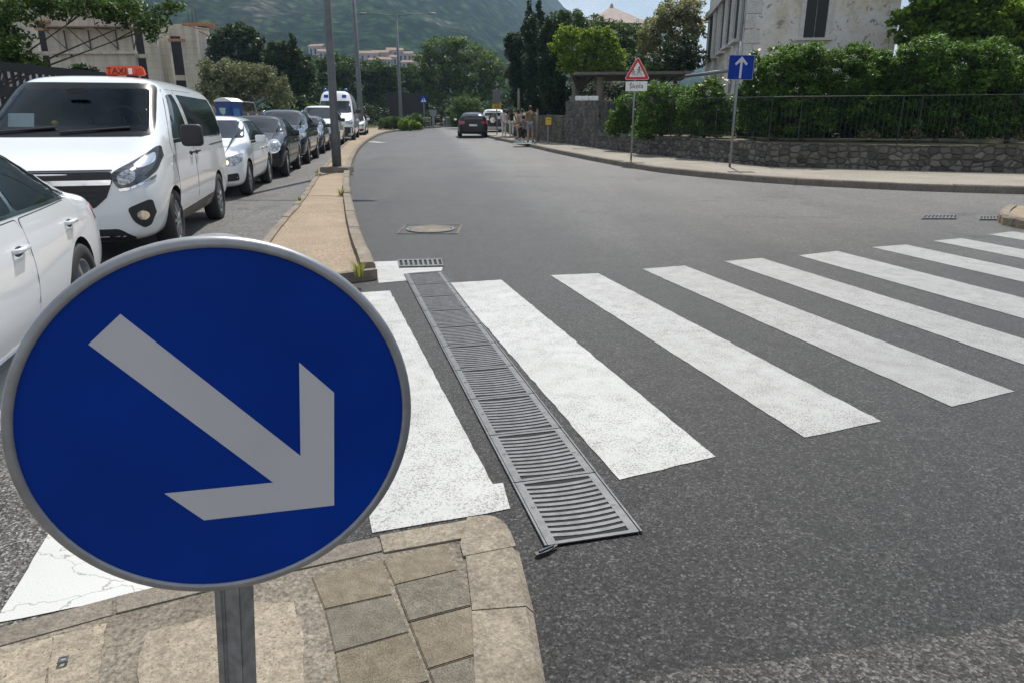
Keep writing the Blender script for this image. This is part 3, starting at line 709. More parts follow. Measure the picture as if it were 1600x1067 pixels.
flat('back_plate', rtri(rr*1.05, .12), .035, .040, M['white'], t, .06); flat('red_border', rtri(rr, .11), .0405, .043, M['signred'], t, .06); flat('white_field', rtri(rr*.66, .04), .0435, .045, M['white'], t, .06)
def walker(cx, cz, s):
    mb = MB()
    def q(pts, w): 
        for a, c in zip(pts, pts[1:]): mb.bar((cx+a[0]*s, -.049, cz+a[1]*s), (cx+c[0]*s, -.049, cz+c[1]*s), w*s*1.8, .006)
    mb.tube([(cx, -.0455, cz+.92*s), (cx, -.0475, cz+.92*s)], .1*s, 12)
    q([(0, .82), (.02, .45)], .2); q([(.0, .48), (-.22, .25), (-.16, 0)], .11); q([(.03, .48), (.18, .24), (.38, .02)], .11); q([(0, .76), (-.3, .62)], .08); q([(0, .76), (.2, .6), (.34, .7)], .08); return mb
mb = walker(.11, bz+.13, .26); k = walker(-.06, bz+.13, .19); mb.add(k.v, k.f); mb.build('children_symbol', M['black'], t, xf=rot)
pz0, pz1 = A(991, 143, b_.y).z-b_.z, A(991, 128, b_.y).z-b_.z
flat('name_plate', [(-.32, pz0), (.34, pz0), (.34, pz1), (-.32, pz1)], .036, .042, M['white'], t, .04)
text_mesh('plate_lettering', 'Škola', (pz1-pz0)*.72, M['black'], t, rot @ Matrix.Translation((.05, -.0435, (pz0+pz1)/2)) @ Matrix.Rotation(R(90), 4, 'X'), .001)
# one-way sign
t, b_ = pole('direction_sign', 1140, 262, 3.2, .032, M['galv'], 'square blue sign with a white upward arrow on a grey pole by the stone wall', 'traffic sign', .13)
cx0 = A(1155, 106, b_.y); z0, z1 = A(1155, 124.5, b_.y).z-b_.z, A(1155, 87.5, b_.y).z-b_.z; hw = .315; rot2 = Matrix.Rotation(R(-6), 4, 'Z'); ox = .0
lean = Matrix.Rotation(R(1.2), 4, 'Y')
flat('panel', [(-hw, z0), (hw, z0), (hw, z1), (-hw, z1)], .038, .044, M['signblue'], t, ox, lean @ rot2)
c_ = (z0+z1)/2
flat('arrow', [(-.028, c_-.27), (.028, c_-.27), (.028, c_+.14), (.13, c_+.05), (.165, c_+.09), (0, c_+.27), (-.165, c_+.09), (-.13, c_+.05), (-.028, c_+.14)][::1], .0445, .046, M['signwhite'], t, ox, lean @ rot2)
flat('edging', [(-hw-.012, z0-.012), (hw+.012, z0-.012), (hw+.012, z1+.012), (-hw-.012, z1+.012)], .036, .0378, M['alu'], t, ox, lean @ rot2)
# crossing sign beyond the bend
def far_sign(name, px, pbase, ptop, pbot, hw_px, mat, lab, cat='traffic sign', shape=None):
    b_ = G(px, pbase, .1); t = empty(name, b_, 0, lab, cat); z0, z1 = A(px, pbot, b_.y).z-b_.z, A(px, ptop, b_.y).z-b_.z; hw = hw_px/F*b_.y
    MB().tube([(0, 0, 0), (0, 0, z1)], .035, 10).build('post', M['galv'], t, True)
    MB().box((0, -.06, (z0+z1)/2), (hw*2, .02, z1-z0)).build('panel', mat, t); return t, z0, z1, hw
t, z0, z1, hw = far_sign('crossing_sign', 663.5, 200.5, 150.5, 161.5, 5.5, M['signblue'], 'small square blue pedestrian crossing sign beyond the clipped hedge')
MB().prism([(-hw*.7, z0+hw*.25), (hw*.7, z0+hw*.25), (0, z1-hw*.2)], .071, .073, fx).build('white_triangle', M['white'], t)
mb = MB(); c_ = (z0+z1)/2-.05
mb.bar((0, -.075, c_+.12), (0, -.075, c_-.05), .10, .003); mb.bar((0, -.075, c_-.05), (.12, -.075, c_-.22), .06, .003); mb.bar((0, -.075, c_-.05), (-.1, -.075, c_-.22), .06, .003); mb.tube([(0, -.0735, c_+.18), (0, -.0765, c_+.18)], .05, 10)
mb.build('walking_figure', M['black'], t)
t, z0, z1, hw = far_sign('parking_meter', 677.5, 200, 172, 181.5, 4.6, M['galv'], 'grey square box on a post at the bend, right of the crossing sign', 'meter box')
MB().box((0, .0, (z0+z1)/2), (hw*1.9, .1, (z1-z0)*.96)).build('housing', M['galv'], t); MB().box((0, 0, z0/2), (.22, .14, z0)).build('pedestal', M['galv'], t)
t, z0, z1, hw = far_sign('bus_stop_sign', 776.5, 212, 163, 170.5, 6.5, M['yellow'], 'yellow bus stop panel under a dark board on a pole behind the parked cars', 'bus stop sign')
MB().box((0, -.06, (z1+A(776, 147, 45).z-.4)/2+.1), (hw*1.75, .05, 1.0-.15)).build('dark_board', M['carnavy'], t)
mb = MB()
for i in range(3): mb.box((0, -.0715, z0+(z1-z0)*(.25+.25*i)), (hw*1.3, .002, .03))
mb.build('timetable_lines', M['black'], t)
# guard rail panels and bollards at the bend
def rail_panel(px0, px1, pb, ptop, lab, group):
    a, c = G(px0, pb, .05), G(px1, pb, .05); t = empty('guard_rail', a, 0, lab, 'guard rail', group); h = A(px0, ptop, a.y).z-a.z; d = c-a
    for q in (Vector((0, 0, 0)), d): MB().tube([q, q+Vector((0, 0, h))], .035, 8).build('post', M['galv'], t)
    MB().tube([Vector((0, 0, h)), d+Vector((0, 0, h))], .03, 8).build('top_rail', M['galv'], t)
    mb = MB(); k = 9
    for i in range(1, k): mb.tube([d*i/k+Vector((0, 0, .12)), d*i/k+Vector((0, 0, h))], .012, 6)
    mb.tube([Vector((0, 0, .12)), d+Vector((0, 0, .12))], .02, 6); mb.build('bars', M['galv'], t)
rail_panel(661, 673, 200.5, 185, 'grey pedestrian rail panel beside the crossing sign', 'guard rails at the bend')
rail_panel(697, 704, 199.5, 184, 'short grey rail panel across the road at the bend', 'guard rails at the bend')
pb_ = G(693.5, 199.5, .05); t = empty('bollard', pb_, 0, 'pale short bollard across the road left of the short rail panel', 'bollard')
MB().tube([(0, 0, 0), (0, 0, .8), (0, 0, .9)], [.09, .09, .05], 10).build('post', M['galv'], t); MB().tube([(0, 0, .62), (0, 0, .74)], .095, 10).build('band', M['white'], t)

# ------------------------------------------------------------------ lamp posts
M['lampgrey'] = plain('lamp_post_grey', (.105, .11, .115), .5, .2, .2, 4, bmp=.05, bsc=40)
def lamp(px, pbase, ptop, r0, r1, lab, lean=0.0, base=None, arms=None, Yo=None):
    b_ = G(px, pbase, .1) if Yo is None else Vector((X(px, Yo), Yo, gz(0, Yo))); t = empty('street_lamp', b_, 0, lab, 'street lamp', 'lamp posts along the median')
    h = A(px, ptop, b_.y).z-b_.z; t.rotation_euler = (0, lean, 0)
    MB().tube([(0, 0, 0), (0, 0, .9), (0, 0, 1.0), (0, 0, h)], [r0*1.05, r0*1.02, r0*.9, r1], 14).build('post', M['lampgrey'], t, True)
    if base: MB().box((0, 0, .04), (base, base, .16), taper=.94).build('footing', M['kerb_dark'], t, bevel=.015)
    mb = MB(); mb.tube([(0, 0, 0), (0, 0, .03)], r0*1.7, 14); mb.build('flange', M['lampgrey'], t)
    for s, L in (arms or ((-1, 2.2), (1, 2.2))):
        MB().tube([(0, 0, h-.12), (s*L*.5, 0, h+.02), (s*L, 0, h+.06)], .035, 8).build('arm', M['lampgrey'], t, True)
        MB().ellip((s*(L+.3), 0, h+.05), (.38, .14, .07)).build('lantern', M['lampgrey'], t, True)
    return t, h
lamp(527, 268, -360, .115, .08, 'thick grey lamp post on a concrete footing at the front of the median', R(.8), .75)
lamp(565.5, 211, -75, .19, .09, 'second grey lamp post on the median, running past the top of the photo')
lamp(627, 196, 23, .17, .08, 'grey lamp post with two arms standing in the clipped hedge at the bend', 0, None, ((-1, 2.4), (1, 2.6)), 62)
lamp(533.5, 190, 88, .13, .06, 'thin distant lamp post seen just right of the nearest one', 0, None, None, 90)
# ================================================================== VEHICLES
def car_stations(p):
    L, Wd, H, gc = p['L'], p['W'], p['H'], p.get('gc', .2); hw = Wd/2; f = L/2
    hf, hb, bl, hr = p['hf'], p['hb'], p['belt'], p['hr']; tw = p.get('tw', .76); ns = p.get('ns', .72)
    xw, xr, xq, xb = p['xw'], p['xr'], p['xq'], p['xb']; zm = gc+(bl-gc)*.55; ov = p.get('nose', .10)
    xm = (f-.4+xw)/2
    # x, zbot, wbot, zmid, wmid, zbelt, wbelt, zedge, wedge, ztop
    return [
        (f, gc+.10, hw*ns*.92, gc+(hf-gc)*.5, hw*ns, hf-ov-.10, hw*ns*.96, hf-ov-.05, hw*ns*.8, hf-ov-.03),
        (f-.10, gc, hw*.86, gc+(hf-gc)*.5, hw*.90, hf-.09, hw*.86, hf-.03, hw*.72, hf-.01),
        (f-.38, gc-.01, hw*.94, gc+(hf-gc)*.5, hw*.98, hf-.03, hw*.93, hf+.04, hw*.78, hf+.06),
        (xm, gc, hw*.95, zm, hw, (hf+hb)/2-.03, hw*.95, (hf+hb)/2+.05, hw*.80, (hf+hb)/2+.08),
        (xw+.06, gc, hw*.95, zm, hw, hb-.05, hw*.96, hb+.01, hw*.82, hb+.03),
        (xw-.10, gc, hw*.95, zm, hw, hb-.02, hw*.96, hb+.10*p.get('ws', 1), hw*.83, hb+.11*p.get('ws', 1)),
        (xr+.04, gc, hw*.95, zm, hw, bl, hw*.965, H-.10, hw*tw, H-.03),
        (xr-.14, gc, hw*.95, zm, hw, bl, hw*.965, H-.065, hw*tw, H-.005),
        ((xr+xq)/2, gc, hw*.95, zm, hw, bl+.01, hw*.965, H-.06, hw*tw, H),
        (xq, gc, hw*.95, zm, hw, bl+.02, hw*.965, H-.08, hw*tw*.985, H-.025),
        (xb, gc+.02, hw*.94, zm, hw*.985, bl+.01, hw*.94, hr-.04, hw*p.get('rw', .82), hr),
        (min(xb-.06, -f+.14), gc+.04, hw*.92, zm, hw*.95, min(bl, hr)-.05, hw*.90, hr-.07, hw*.78, hr-.03),
        (-f, gc+.14, hw*.78, zm, hw*.82, min(bl, hr)-.16, hw*.78, hr-.14, hw*.66, hr-.12)]
def loft_body(st, name, mat, parent, lev=3):
    v, f = [], []
    for (x, zb, wb, zm, wm, zt, wt, ze, we, zc) in st:
        half = [(0, zb), (wb*.8, zb), (wb, zb+.07), (wm, zm), (wt, zt), (we, ze), (we*.55, zc-.004), (0, zc)]
        v += [(x, y, z) for y, z in half]+[(x, -y, z) for y, z in half[1:-1]]
    n = 14; idx = list(range(8))+list(range(13, 7, -1))
    for i in range(len(st)-1):
        for j in range(n):
            a, c = idx[j], idx[(j+1) % n]; f.append((i*n+a, i*n+c, i*n+n+c, i*n+n+a))
    for b_ in (0, (len(st)-1)*n):
        for j in range(7):
            L0, L1 = b_+j, b_+j+1; r0 = b_+(0 if j == 0 else 7+j); r1 = b_+(7 if j+1 == 7 else 8+j)
            q = [L0, L1, r1, r0]; q = [k for i, k in enumerate(q) if k not in q[:i]]; f.append(tuple(q))
    o = mk(name, v, f, mat, parent, True)
    bm = bmesh.new(); bm.from_mesh(o.data); bmesh.ops.recalc_face_normals(bm, faces=bm.faces); bm.to_mesh(o.data); bm.free()
    return baked(o, [('SUBSURF', dict(levels=lev, render_levels=lev))])
def fixn(o):
    bm = bmesh.new(); bm.from_mesh(o.data); bmesh.ops.recalc_face_normals(bm, faces=bm.faces); bm.to_mesh(o.data); bm.free()
class Car:
    def __init__(s, name, loc, heading, label, p, paint, group='cars queuing along the median'):
        s.root = empty(name, loc, heading, label, p.get('cat', 'car'), group); s.p = p; s.paint = paint
        s.body = loft_body(car_stations(p) if 'st' not in p else p['st'], 'body', paint, s.root, p.get('lev', 3))
        s.bvh = BVHTree.FromPolygons([v.co for v in s.body.data.vertices], [tuple(q.vertices) for q in s.body.data.polygons])
        # wheel wells (and a cabin opening) cut out of the solid body
        cm = MB(); r = p['r']; yo = p['W']/2
        for x in p['ax']:
            for sy in (-1, 1): cm.tube([(x, sy*(yo-.30), r), (x, sy*(yo+.2), r)], r*p.get('arch', 1.17), 28)
        cu = cm.build('wells', M['void'], s.root); s.body.data.materials.append(M['trim'])
        fixn(cu); md = s.body.modifiers.new('b', 'BOOLEAN'); md.object = cu; md.operation = 'DIFFERENCE'; md.solver = 'EXACT'
        md.material_mode = 'TRANSFER'
        if 'cab' in p:
            c2 = MB().prism(p['cab'][0], p['cab'][1], p['cab'][2], lambda x, y, z: (z, x, y)).build('cab', M['cabin'], s.root)
            fixn(c2); m2 = s.body.modifiers.new('c', 'BOOLEAN'); m2.object = c2; m2.operation = 'DIFFERENCE'; m2.solver = 'EXACT'; m2.material_mode = 'TRANSFER'
        bpy.context.view_layer.update(); baked(s.body, [])
        s.body.data.set_sharp_from_angle(angle=R(38))
        bpy.data.objects.remove(cu)
        if 'cab' in p: bpy.data.objects.remove(c2)
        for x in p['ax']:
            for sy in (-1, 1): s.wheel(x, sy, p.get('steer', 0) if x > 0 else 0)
    def wheel(s, x, sy, steer):
        r, w = s.p['r'], s.p.get('tw_', .21); n = 32; mb = MB(); pr = [(r*.66, -w/2+.02), (r*.74, -w/2), (r*.95, -w/2+.005), (r, -w/2+.03), (r, w/2-.03), (r*.95, w/2-.005), (r*.74, w/2), (r*.66, w/2-.02)]
        for rr_, y in pr: mb.v += [Vector((rr_*math.cos(2*math.pi*j/n), y, rr_*math.sin(2*math.pi*j/n))) for j in range(n)]
        for i in range(len(pr)-1):
            for j in range(n): mb.f.append((i*n+j, i*n+(j+1) % n, (i+1)*n+(j+1) % n, (i+1)*n+j))
        X_ = Matrix.Translation((x, sy*(s.p['W']/2-w/2-.02), r)) @ Matrix.Rotation(steer, 4, 'Z')
        t = mb.build('wheel', M['tyre'], s.root, True, xf=X_)
        rb = MB(); yo = sy*(w/2-.035)
        rb.tube([(0, yo-.05*sy, 0), (0, yo-.045*sy, 0)], r*.66, 28)
        rb.tube([(0, yo-.03*sy, 0), (0, yo+.01*sy, 0)], r*.16, 14)
        k = s.p.get('spokes', 7)
        for i in range(k):
            a = 2*math.pi*i/k; d = Vector((math.cos(a), 0, math.sin(a))); rb.bar(d*r*.12+Vector((0, yo, 0)), d*r*.66+Vector((0, yo-.012*sy, 0)), r*.15, .025)
        ring = []
        for rr_, y in ((r*.60, yo-.04*sy), (r*.62, yo+.012*sy), (r*.675, yo+.015*sy), (r*.68, yo-.02*sy)): rb.v += [Vector((rr_*math.cos(2*math.pi*j/n), y, rr_*math.sin(2*math.pi*j/n))) for j in range(n)]
        b_ = len(rb.v)-4*n
        for i in range(3):
            for j in range(n): rb.f.append((b_+i*n+j, b_+i*n+(j+1) % n, b_+(i+1)*n+(j+1) % n, b_+(i+1)*n+j))
        o = rb.build('rim', M[s.p.get('rimmat', 'rim')], t, xf=X_)
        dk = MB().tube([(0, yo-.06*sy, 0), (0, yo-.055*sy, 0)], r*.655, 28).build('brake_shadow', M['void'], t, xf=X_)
    def decal(s, name, poly, ax, off, mat, step=.06, mirror=False, skirt=.012, parent=None, far=5.0, rnd=.04):
        # a panel laid on the body: outline in the plane across axis ax, pushed on along it, with a turned-in edge
        if rnd: poly = round_poly(poly, rnd)
        P = [(-a, c) if (mirror and ax in 'fr') else (a, c) for a, c in poly]
        v, f, nb = fill2d(P, step); d = {'f': (-1, 0, 0), 'r': (1, 0, 0), 'l': (0, -1, 0), 't': (0, 0, -1)}[ax]; d = Vector(d)
        if ax == 'l' and mirror: d = -d
        out, nor = [], []
        for q in v:
            o_ = Vector((0, q.x, q.y)) if ax in 'fr' else (Vector((q.x, 0, q.y)) if ax == 'l' else Vector((q.x, q.y, 0)))
            loc, nn, *_ = s.bvh.ray_cast(o_-d*far, d)
            if loc is None or (loc-o_).dot(-d) < 0: 
                loc, nn, *_ = s.bvh.find_nearest(o_-d*(s.p['L']/2 if ax in 'fr' else s.p['W']/2 if ax == 'l' else s.p['H']))
            if nn.dot(d) > 0: nn = -nn
            out.append(loc); nor.append(nn)
        vs = [a+nn*off for a, nn in zip(out, nor)]; n = len(vs); bd = {}
        for t in f:
            for i in range(len(t)): bd[(t[i], t[(i+1) % len(t)])] = 1
        ed = [e for e in bd if (e[1], e[0]) not in bd]; vs += [a-nn*skirt for a, nn in zip(out, nor)]
        o = mk(name, vs, [tuple(t) for t in f]+[(c, a, a+n, c+n) for a, c in ed], mat, parent or s.root)
        bm = bmesh.new(); bm.from_mesh(o.data); bmesh.ops.delete(bm, geom=[q for q in bm.verts if not q.link_faces], context='VERTS'); bmesh.ops.recalc_face_normals(bm, faces=bm.faces); bm.to_mesh(o.data); bm.free()
        # outward
        sm = sum(((q.normal.dot(d)) for q in o.data.polygons if abs(q.normal.dot(d)) > .2), 0.0)
        if sm > 0: o.data.flip_normals()
        o.data.polygons.foreach_set('use_smooth', [True]*len(o.data.polygons)); o.data.set_sharp_from_angle(angle=R(42))
        return o
    def ring(s, name, outer, inner, off, mat, n=90):
        def samp(P):
            P = [Vector(p) for p in round_poly(P, .09, 8)]; c = sum(P, Vector((0, 0)))/len(P); P = P+[P[0]]; out = []
            for j in range(n):
                a = 2*math.pi*j/n; d = Vector((math.cos(a)*.8, math.sin(a)*.28)); best = None
                for u, w in zip(P, P[1:]):
                    e = w-u; den = d.x*e.y-d.y*e.x
                    if abs(den) < 1e-12: continue
                    t = ((u.x-c.x)*e.y-(u.y-c.y)*e.x)/den; k = ((u.x-c.x)*d.y-(u.y-c.y)*d.x)/den
                    if t > 0 and -1e-6 <= k <= 1+1e-6 and (best is None or t > best): best = t
                out.append(c+d*(best or 1))
            return out
        O, I = samp(outer), samp(inner); v = []; m_ = 6
        for o_, i_ in zip(O, I):
            for k in range(m_+1):
                p = o_.lerp(i_, k/m_); loc, nn, *_ = s.bvh.ray_cast(Vector((5, p.x, p.y)), Vector((-1, 0, 0)))
                if loc is None: loc, nn, *_ = s.bvh.find_nearest(Vector((2, p.x, p.y)))
                v.append(loc+(nn if nn.x > 0 else -nn)*off)
        w = m_+1; f = [(j*w+k, ((j+1) % n)*w+k, ((j+1) % n)*w+k+1, j*w+k+1) for j in range(n) for k in range(m_)]
        o = mk(name, v, f, mat, s.root, True)
        if sum(q.normal.x for q in o.data.polygons) < 0: o.data.flip_normals()
        return o
    def pair(s, *a, **k): return [s.decal(*a, **k), s.decal(*a, mirror=True, **k)]
    def mirror_part(s, x, z, mat, big=1.0, tall=1.0):
        for sy in (-1, 1):
            y = sy*(s.p['W']/2)
            o = MB().sbox((x, y+sy*.13*big, z), (.11*big, .20*big, .15*big*tall)).build('wing_mirror', mat, s.root, True)
            MB().bar((x+.02, y-sy*.06, z-.07), (x, y+sy*.08*big, z-.04), .05, .04).build('mirror_arm', M['trim'], o)
            MB().box((x-.056*big, y+sy*.13*big, z+.005), (.004, .17*big, .11*big)).build('mirror_glass', M['chrome'], o)
    def door(s, name, poly, handle=None, hm=None):
        grow = lambda P, e: [((a-sum(q[0] for q in P)/len(P))*(1+e)+sum(q[0] for q in P)/len(P), (c-sum(q[1] for q in P)/len(P))*(1+e*1.2)+sum(q[1] for q in P)/len(P)) for a, c in P]
        for mi in (False, True):
            s.decal('panel_gap', grow(poly, .016), 'l', .0012, M['seam'], .12, mirror=mi)
            o = s.decal(name, poly, 'l', .004, s.paint, .08, mirror=mi)
            if handle:
                sg_ = -1 if mi else 1
                loc, nn, *_ = s.bvh.ray_cast(Vector((handle[0], sg_*5, handle[1])), Vector((0, -sg_, 0)))
                if loc: 
                    MB().ellip(loc+Vector((0, sg_*.004, -.012)), (.075, .006, .032)).build('handle_recess', M['seam'], o, True)
                    MB().tube([loc+Vector((-.085, 0, 0)), loc+Vector((-.07, sg_*.035, .005)), loc+Vector((.07, sg_*.035, .005)), loc+Vector((.085, 0, 0))], .014, 8).build('handle', hm or s.paint, o, True)
    def plate(s, x, z, rear=False, y=0):
        o = MB().box((x, y, z), (.02, .52, .115)).build('number_plate', M['white'], s.root)
        MB().box((x+(-.011 if rear else .011), y-.235*(-1 if rear else 1)*-1, z), (.003, .045, .1)).build('plate_band', M['signblue'], o)
def heading(vpx):  # drives towards the viewer along the line that meets the horizon at vpx
    a = math.atan((vpx-800)/(F/math.cos(PIT))); return math.atan2(-math.cos(a), -math.sin(a))
def stand(px, py, vpx, ax, half, left=True):
    # root location from the outer foot of a left-hand wheel at axle offset ax
    h = heading(vpx); c = G(px, py); fw = Vector((math.cos(h), math.sin(h), 0)); lf = Vector((-fw.y, fw.x, 0))
    q = c-fw*ax-lf*half*(1 if left else -1); q.z = gz(q.x, q.y); return q, h

# ---- white taxi van -------------------------------------------------------------
vp_ = dict(L=4.62, W=1.98, H=1.97, gc=.22, hf=1.02, hb=1.28, belt=1.22, hr=1.90, xw=1.52, xr=.62, xq=-1.9, xb=-2.2, tw=.83, ns=.80, rw=.84, nose=.06, ws=.9, r=.345, ax=(1.37, -1.30), cat='van', arch=1.14, steer=R(3), spokes=9, rimmat='rim',
           cab=([(-.80, 1.335), (.80, 1.335), (.70, 1.80), (-.70, 1.80)], -.35, 3.0))
q, h = stand(287, 390, 560, 1.37, .97)
V_ = Car('taxi_van', q, h, 'white passenger van with an orange taxi sign on its roof, behind the white saloon', vp_, M['carwhite'])
V_.ring('windscreen_surround', [(-.86, 1.28), (.86, 1.28), (.735, 1.865), (-.735, 1.865)], [(-.765, 1.36), (.765, 1.36), (.665, 1.775), (-.665, 1.775)], .005, M['frit'])
V_.decal('windscreen', [(-.80, 1.335), (.80, 1.335), (.69, 1.80), (-.69, 1.80)], 'f', .007, M['windscreen'], .06, skirt=.001)
V_.decal('grille', [(-.61, .95), (.61, .95), (.60, .85), (.53, .70), (.40, .59), (-.40, .59), (-.53, .70), (-.60, .85)], 'f', .006, M['trim'], .05)
V_.decal('grille_bar', [(-.60, .875), (.60, .875), (.585, .825), (-.585, .825)], 'f', .018, M['chrome'], .05, skirt=.02, rnd=.01)
for z in (.77, .72, .67, .62): V_.decal('grille_slat', [(-.52+(.77-z)*.8, z+.012), (.52-(.77-z)*.8, z+.012), (.52-(.77-z)*.8, z-.008), (-.52+(.77-z)*.8, z-.008)], 'f', .016, M['cabin'], .06, rnd=0)
for mi in (False, True):
    hl_ = V_.decal('headlight', [(.60, .935), (.72, 1.02), (.84, 1.12), (.925, 1.20), (.95, 1.08), (.93, .94), (.87, .85), (.76, .80), (.65, .785), (.61, .86)], 'f', .008, M['lampdark'], .025, mirror=mi)
    V_.decal('reflector', [(.645, .91), (.73, .965), (.80, .94), (.80, .86), (.72, .82), (.66, .83)], 'f', .013, M['lamp'], .02, mirror=mi, parent=hl_)
    V_.decal('indicator', [(.75, 1.005), (.90, 1.13), (.91, 1.02), (.82, .965)], 'f', .013, M['chrome'], .02, mirror=mi, parent=hl_)
    V_.decal('headlight_trim', [(.65, .785), (.76, .798), (.87, .848), (.925, .90), (.925, .865), (.84, .812), (.74, .768), (.655, .757)], 'f', .012, M['chrome'], .03, mirror=mi, parent=hl_, rnd=.01)
    fg = V_.decal('fog_light', [(.70, .585), (.905, .67), (.915, .52), (.87, .40), (.82, .375), (.74, .45)], 'f', .006, M['trim'], .03, mirror=mi)
    V_.decal('fog_lens', [(.825+.045*math.cos(a), .51+.05*math.sin(a)) for a in np.linspace(0, 6.28, 14)[:-1]], 'f', .014, M['chrome'], .02, mirror=mi, parent=fg)
V_.decal('lower_intake', [(-.60, .38), (.60, .38), (.73, .28), (.70, .25), (-.70, .25), (-.73, .28)], 'f', .006, M['trim'], .05)
V_.decal('bonnet_gap', [(-.60, .97), (.60, .97), (.60, .957), (-.60, .957)], 'f', .004, M['seam'], .06, rnd=0)
V_.door('front_door', [(1.16, .36), (1.12, .80), (1.20, 1.19), (.58, 1.79), (.18, 1.80), (.14, 1.2), (.14, .36)], (.30, 1.06), M['trim'])
V_.door('sliding_door', [(.10, .36), (.10, 1.2), (.10, 1.80), (-1.0, 1.80), (-1.02, 1.2), (-1.02, .80), (-.96, .36)], (-.02, 1.06), M['trim'])
V_.pair('side_window', [(1.02, 1.245), (.55, 1.74), (.25, 1.755), (.22, 1.24)], 'l', .008, M['tint'], .06)
V_.pair('side_window', [(.04, 1.235), (.06, 1.755), (-1.92, 1.74), (-2.06, 1.30), (-1.98, 1.235)], 'l', .008, M['tint'], .08)
V_.pair('sill_trim', [(1.02, .25), (1.0, .42), (-.9, .46), (-.94, .27)], 'l', .012, M['kerb_dark'], .1)
V_.pair('rail_groove', [(-.9, 1.12), (-2.1, 1.14), (-2.1, 1.125), (-.9, 1.105)], 'l', .004, M['seam'], .1)
V_.mirror_part(.98, 1.28, M['trim'], 1.2, 1.4)
V_.pair('side_repeater', [(1.30, .98), (1.34, .98), (1.34, .90), (1.30, .90)], 'l', .006, M['chrome'], .03)
MB().box((2.0, 0, .35), (.2, .1, .02)).build('tow_cover', M['trim'], V_.root)
# cabin seen through the windscreen
db = MB().prism([(1.45, 1.30), (1.05, 1.40), (.85, 1.38), (.8, 1.30)], -.78, .78, lambda x, y, z: (x, z, y)).build('dashboard', M['trim'], V_.root)
for y in (-.45, .42, 0):
    st_ = MB().box((-.1, y, 1.35), (.14, .46 if y else .34, .34), taper=.8).build('seat', M['cabin'], V_.root, bevel=.03)
    MB().box((-.1, y, 1.62), (.1, .26, .17), taper=.9).build('headrest', M['cargrey'], st_, bevel=.03)
mb = MB(); cst = Vector((.86, .42, 1.42))
mb.tube([cst+Vector((.05*math.cos(a), .18*math.sin(a), .18*math.cos(a))) for a in np.linspace(0, 6.283, 22)], .015, 8, False); mb.build('steering_wheel', M['trim'], V_.root, True)
MB().box((1.12, -.58, 1.45), (.01, .26, .16), rot=Matrix.Rotation(R(-25), 3, 'Y')).build('paper', M['white'], V_.root)
MB().ellip((1.2, -.22, 1.42), (.03, .035, .03)).build('dash_toy', M['yellow'], V_.root, True)
MB().box((1.02, 0, 1.76), (.03, .2, .055)).build('rear_view_mirror', M['trim'], V_.root, bevel=.01)
wp = MB()
for y0, y1 in ((-.75, -.12), (-.05, .62)):
    pts = []
    for k in range(6):
        y = y0+(y1-y0)*k/5; z = 1.315+.05*k/5
        loc, *_ = V_.bvh.ray_cast(Vector((5, y, z)), Vector((-1, 0, 0))); pts.append(loc+Vector((.02, 0, .012)))
    wp.tube(pts, .011, 6)
wp.build('wiper', M['trim'], V_.root)
# roof sign: separate thing standing on the van
tl = V_.root.matrix_world
loc, *_ = V_.bvh.ray_cast(Vector((.36, .36, 5)), Vector((0, 0, -1)))
bpy.context.view_layer.update()
wpos = V_.root.matrix_world @ loc
ts = empty('taxi_sign', wpos, h, 'orange illuminated box lettered TAXI standing on the roof of the white van', 'taxi sign')
TS = Matrix.Scale(.76, 4) @ Matrix.Translation((0, 0, -.012))
bx = MB().prism([(-.075, .03), (.075, .03), (.06, .13), (.035, .175), (-.035, .175), (-.06, .13)], -.29, .29, lambda x, y, z: (x, z*(1-.10*max(0, y-.03)/.145), y))
bx.build('housing', M['orange'], ts, bevel=.016, xf=TS)
for yy, ww in ((.09, .16), (-.21, .10)): MB().box((0, yy, -.01), (.09, ww, .085)).build('foot', M['trim'], ts, xf=TS)
tm = TS @ Matrix.Translation((.0735, 0, .092)) @ Matrix.Rotation(R(90), 4, 'Z') @ Matrix.Rotation(R(81), 4, 'X')
text_mesh('lettering', 'TAXI', .135, M['black'], ts, tm @ Matrix.Translation((-.115, 0, 0)), .002)
text_mesh('number', '30', .12, M['taillamp'], ts, tm @ Matrix.Translation((.2, 0, 0)), .002)
MB().box((0, 0, 0), (.055, .09, .003)).build('sticker', M['white'], ts, xf=tm @ Matrix.Translation((.085, .0, 0)))

# ---- white saloon at the left edge ---------------------------------------------
sp_ = dict(L=4.66, W=1.81, H=1.46, gc=.19, hf=.78, hb=.98, belt=.955, hr=1.01, xw=.95, xr=.22, xq=-.98, xb=-1.62, tw=.73, rw=.78, r=.325, ax=(1.42, -1.38), steer=0, spokes=5, arch=1.14)
q, h = stand(153, 517, 457, -1.38, .89)
C_ = Car('white_saloon', q, h, 'white saloon car at the left edge, in front of the taxi van', sp_, M['carwhite'])
C_.pair('window_trim', [(.98, .965), (.28, 1.395), (-.7, 1.40), (-1.18, 1.30), (-1.60, 1.04), (-1.62, 1.0), (-1.5, .965)], 'l', .003, M['chrome'], .06)
C_.pair('side_window', [(.92, .985), (.27, 1.375), (-.32, 1.385), (-.36, .985)], 'l', .006, M['glass'], .06)
C_.pair('side_window', [(-.42, .985), (-.38, 1.385), (-.72, 1.375), (-1.12, 1.28), (-1.22, .985)], 'l', .006, M['glass'], .06)
C_.pair('quarter_window', [(-1.26, .985), (-1.17, 1.25), (-1.53, 1.03), (-1.5, .985)], 'l', .006, M['glass'], .05)
C_.door('front_door', [(.92, .30), (1.0, .6), (.98, .935), (-.36, .945), (-.38, .6), (-.36, .30)], (-.22, .80))
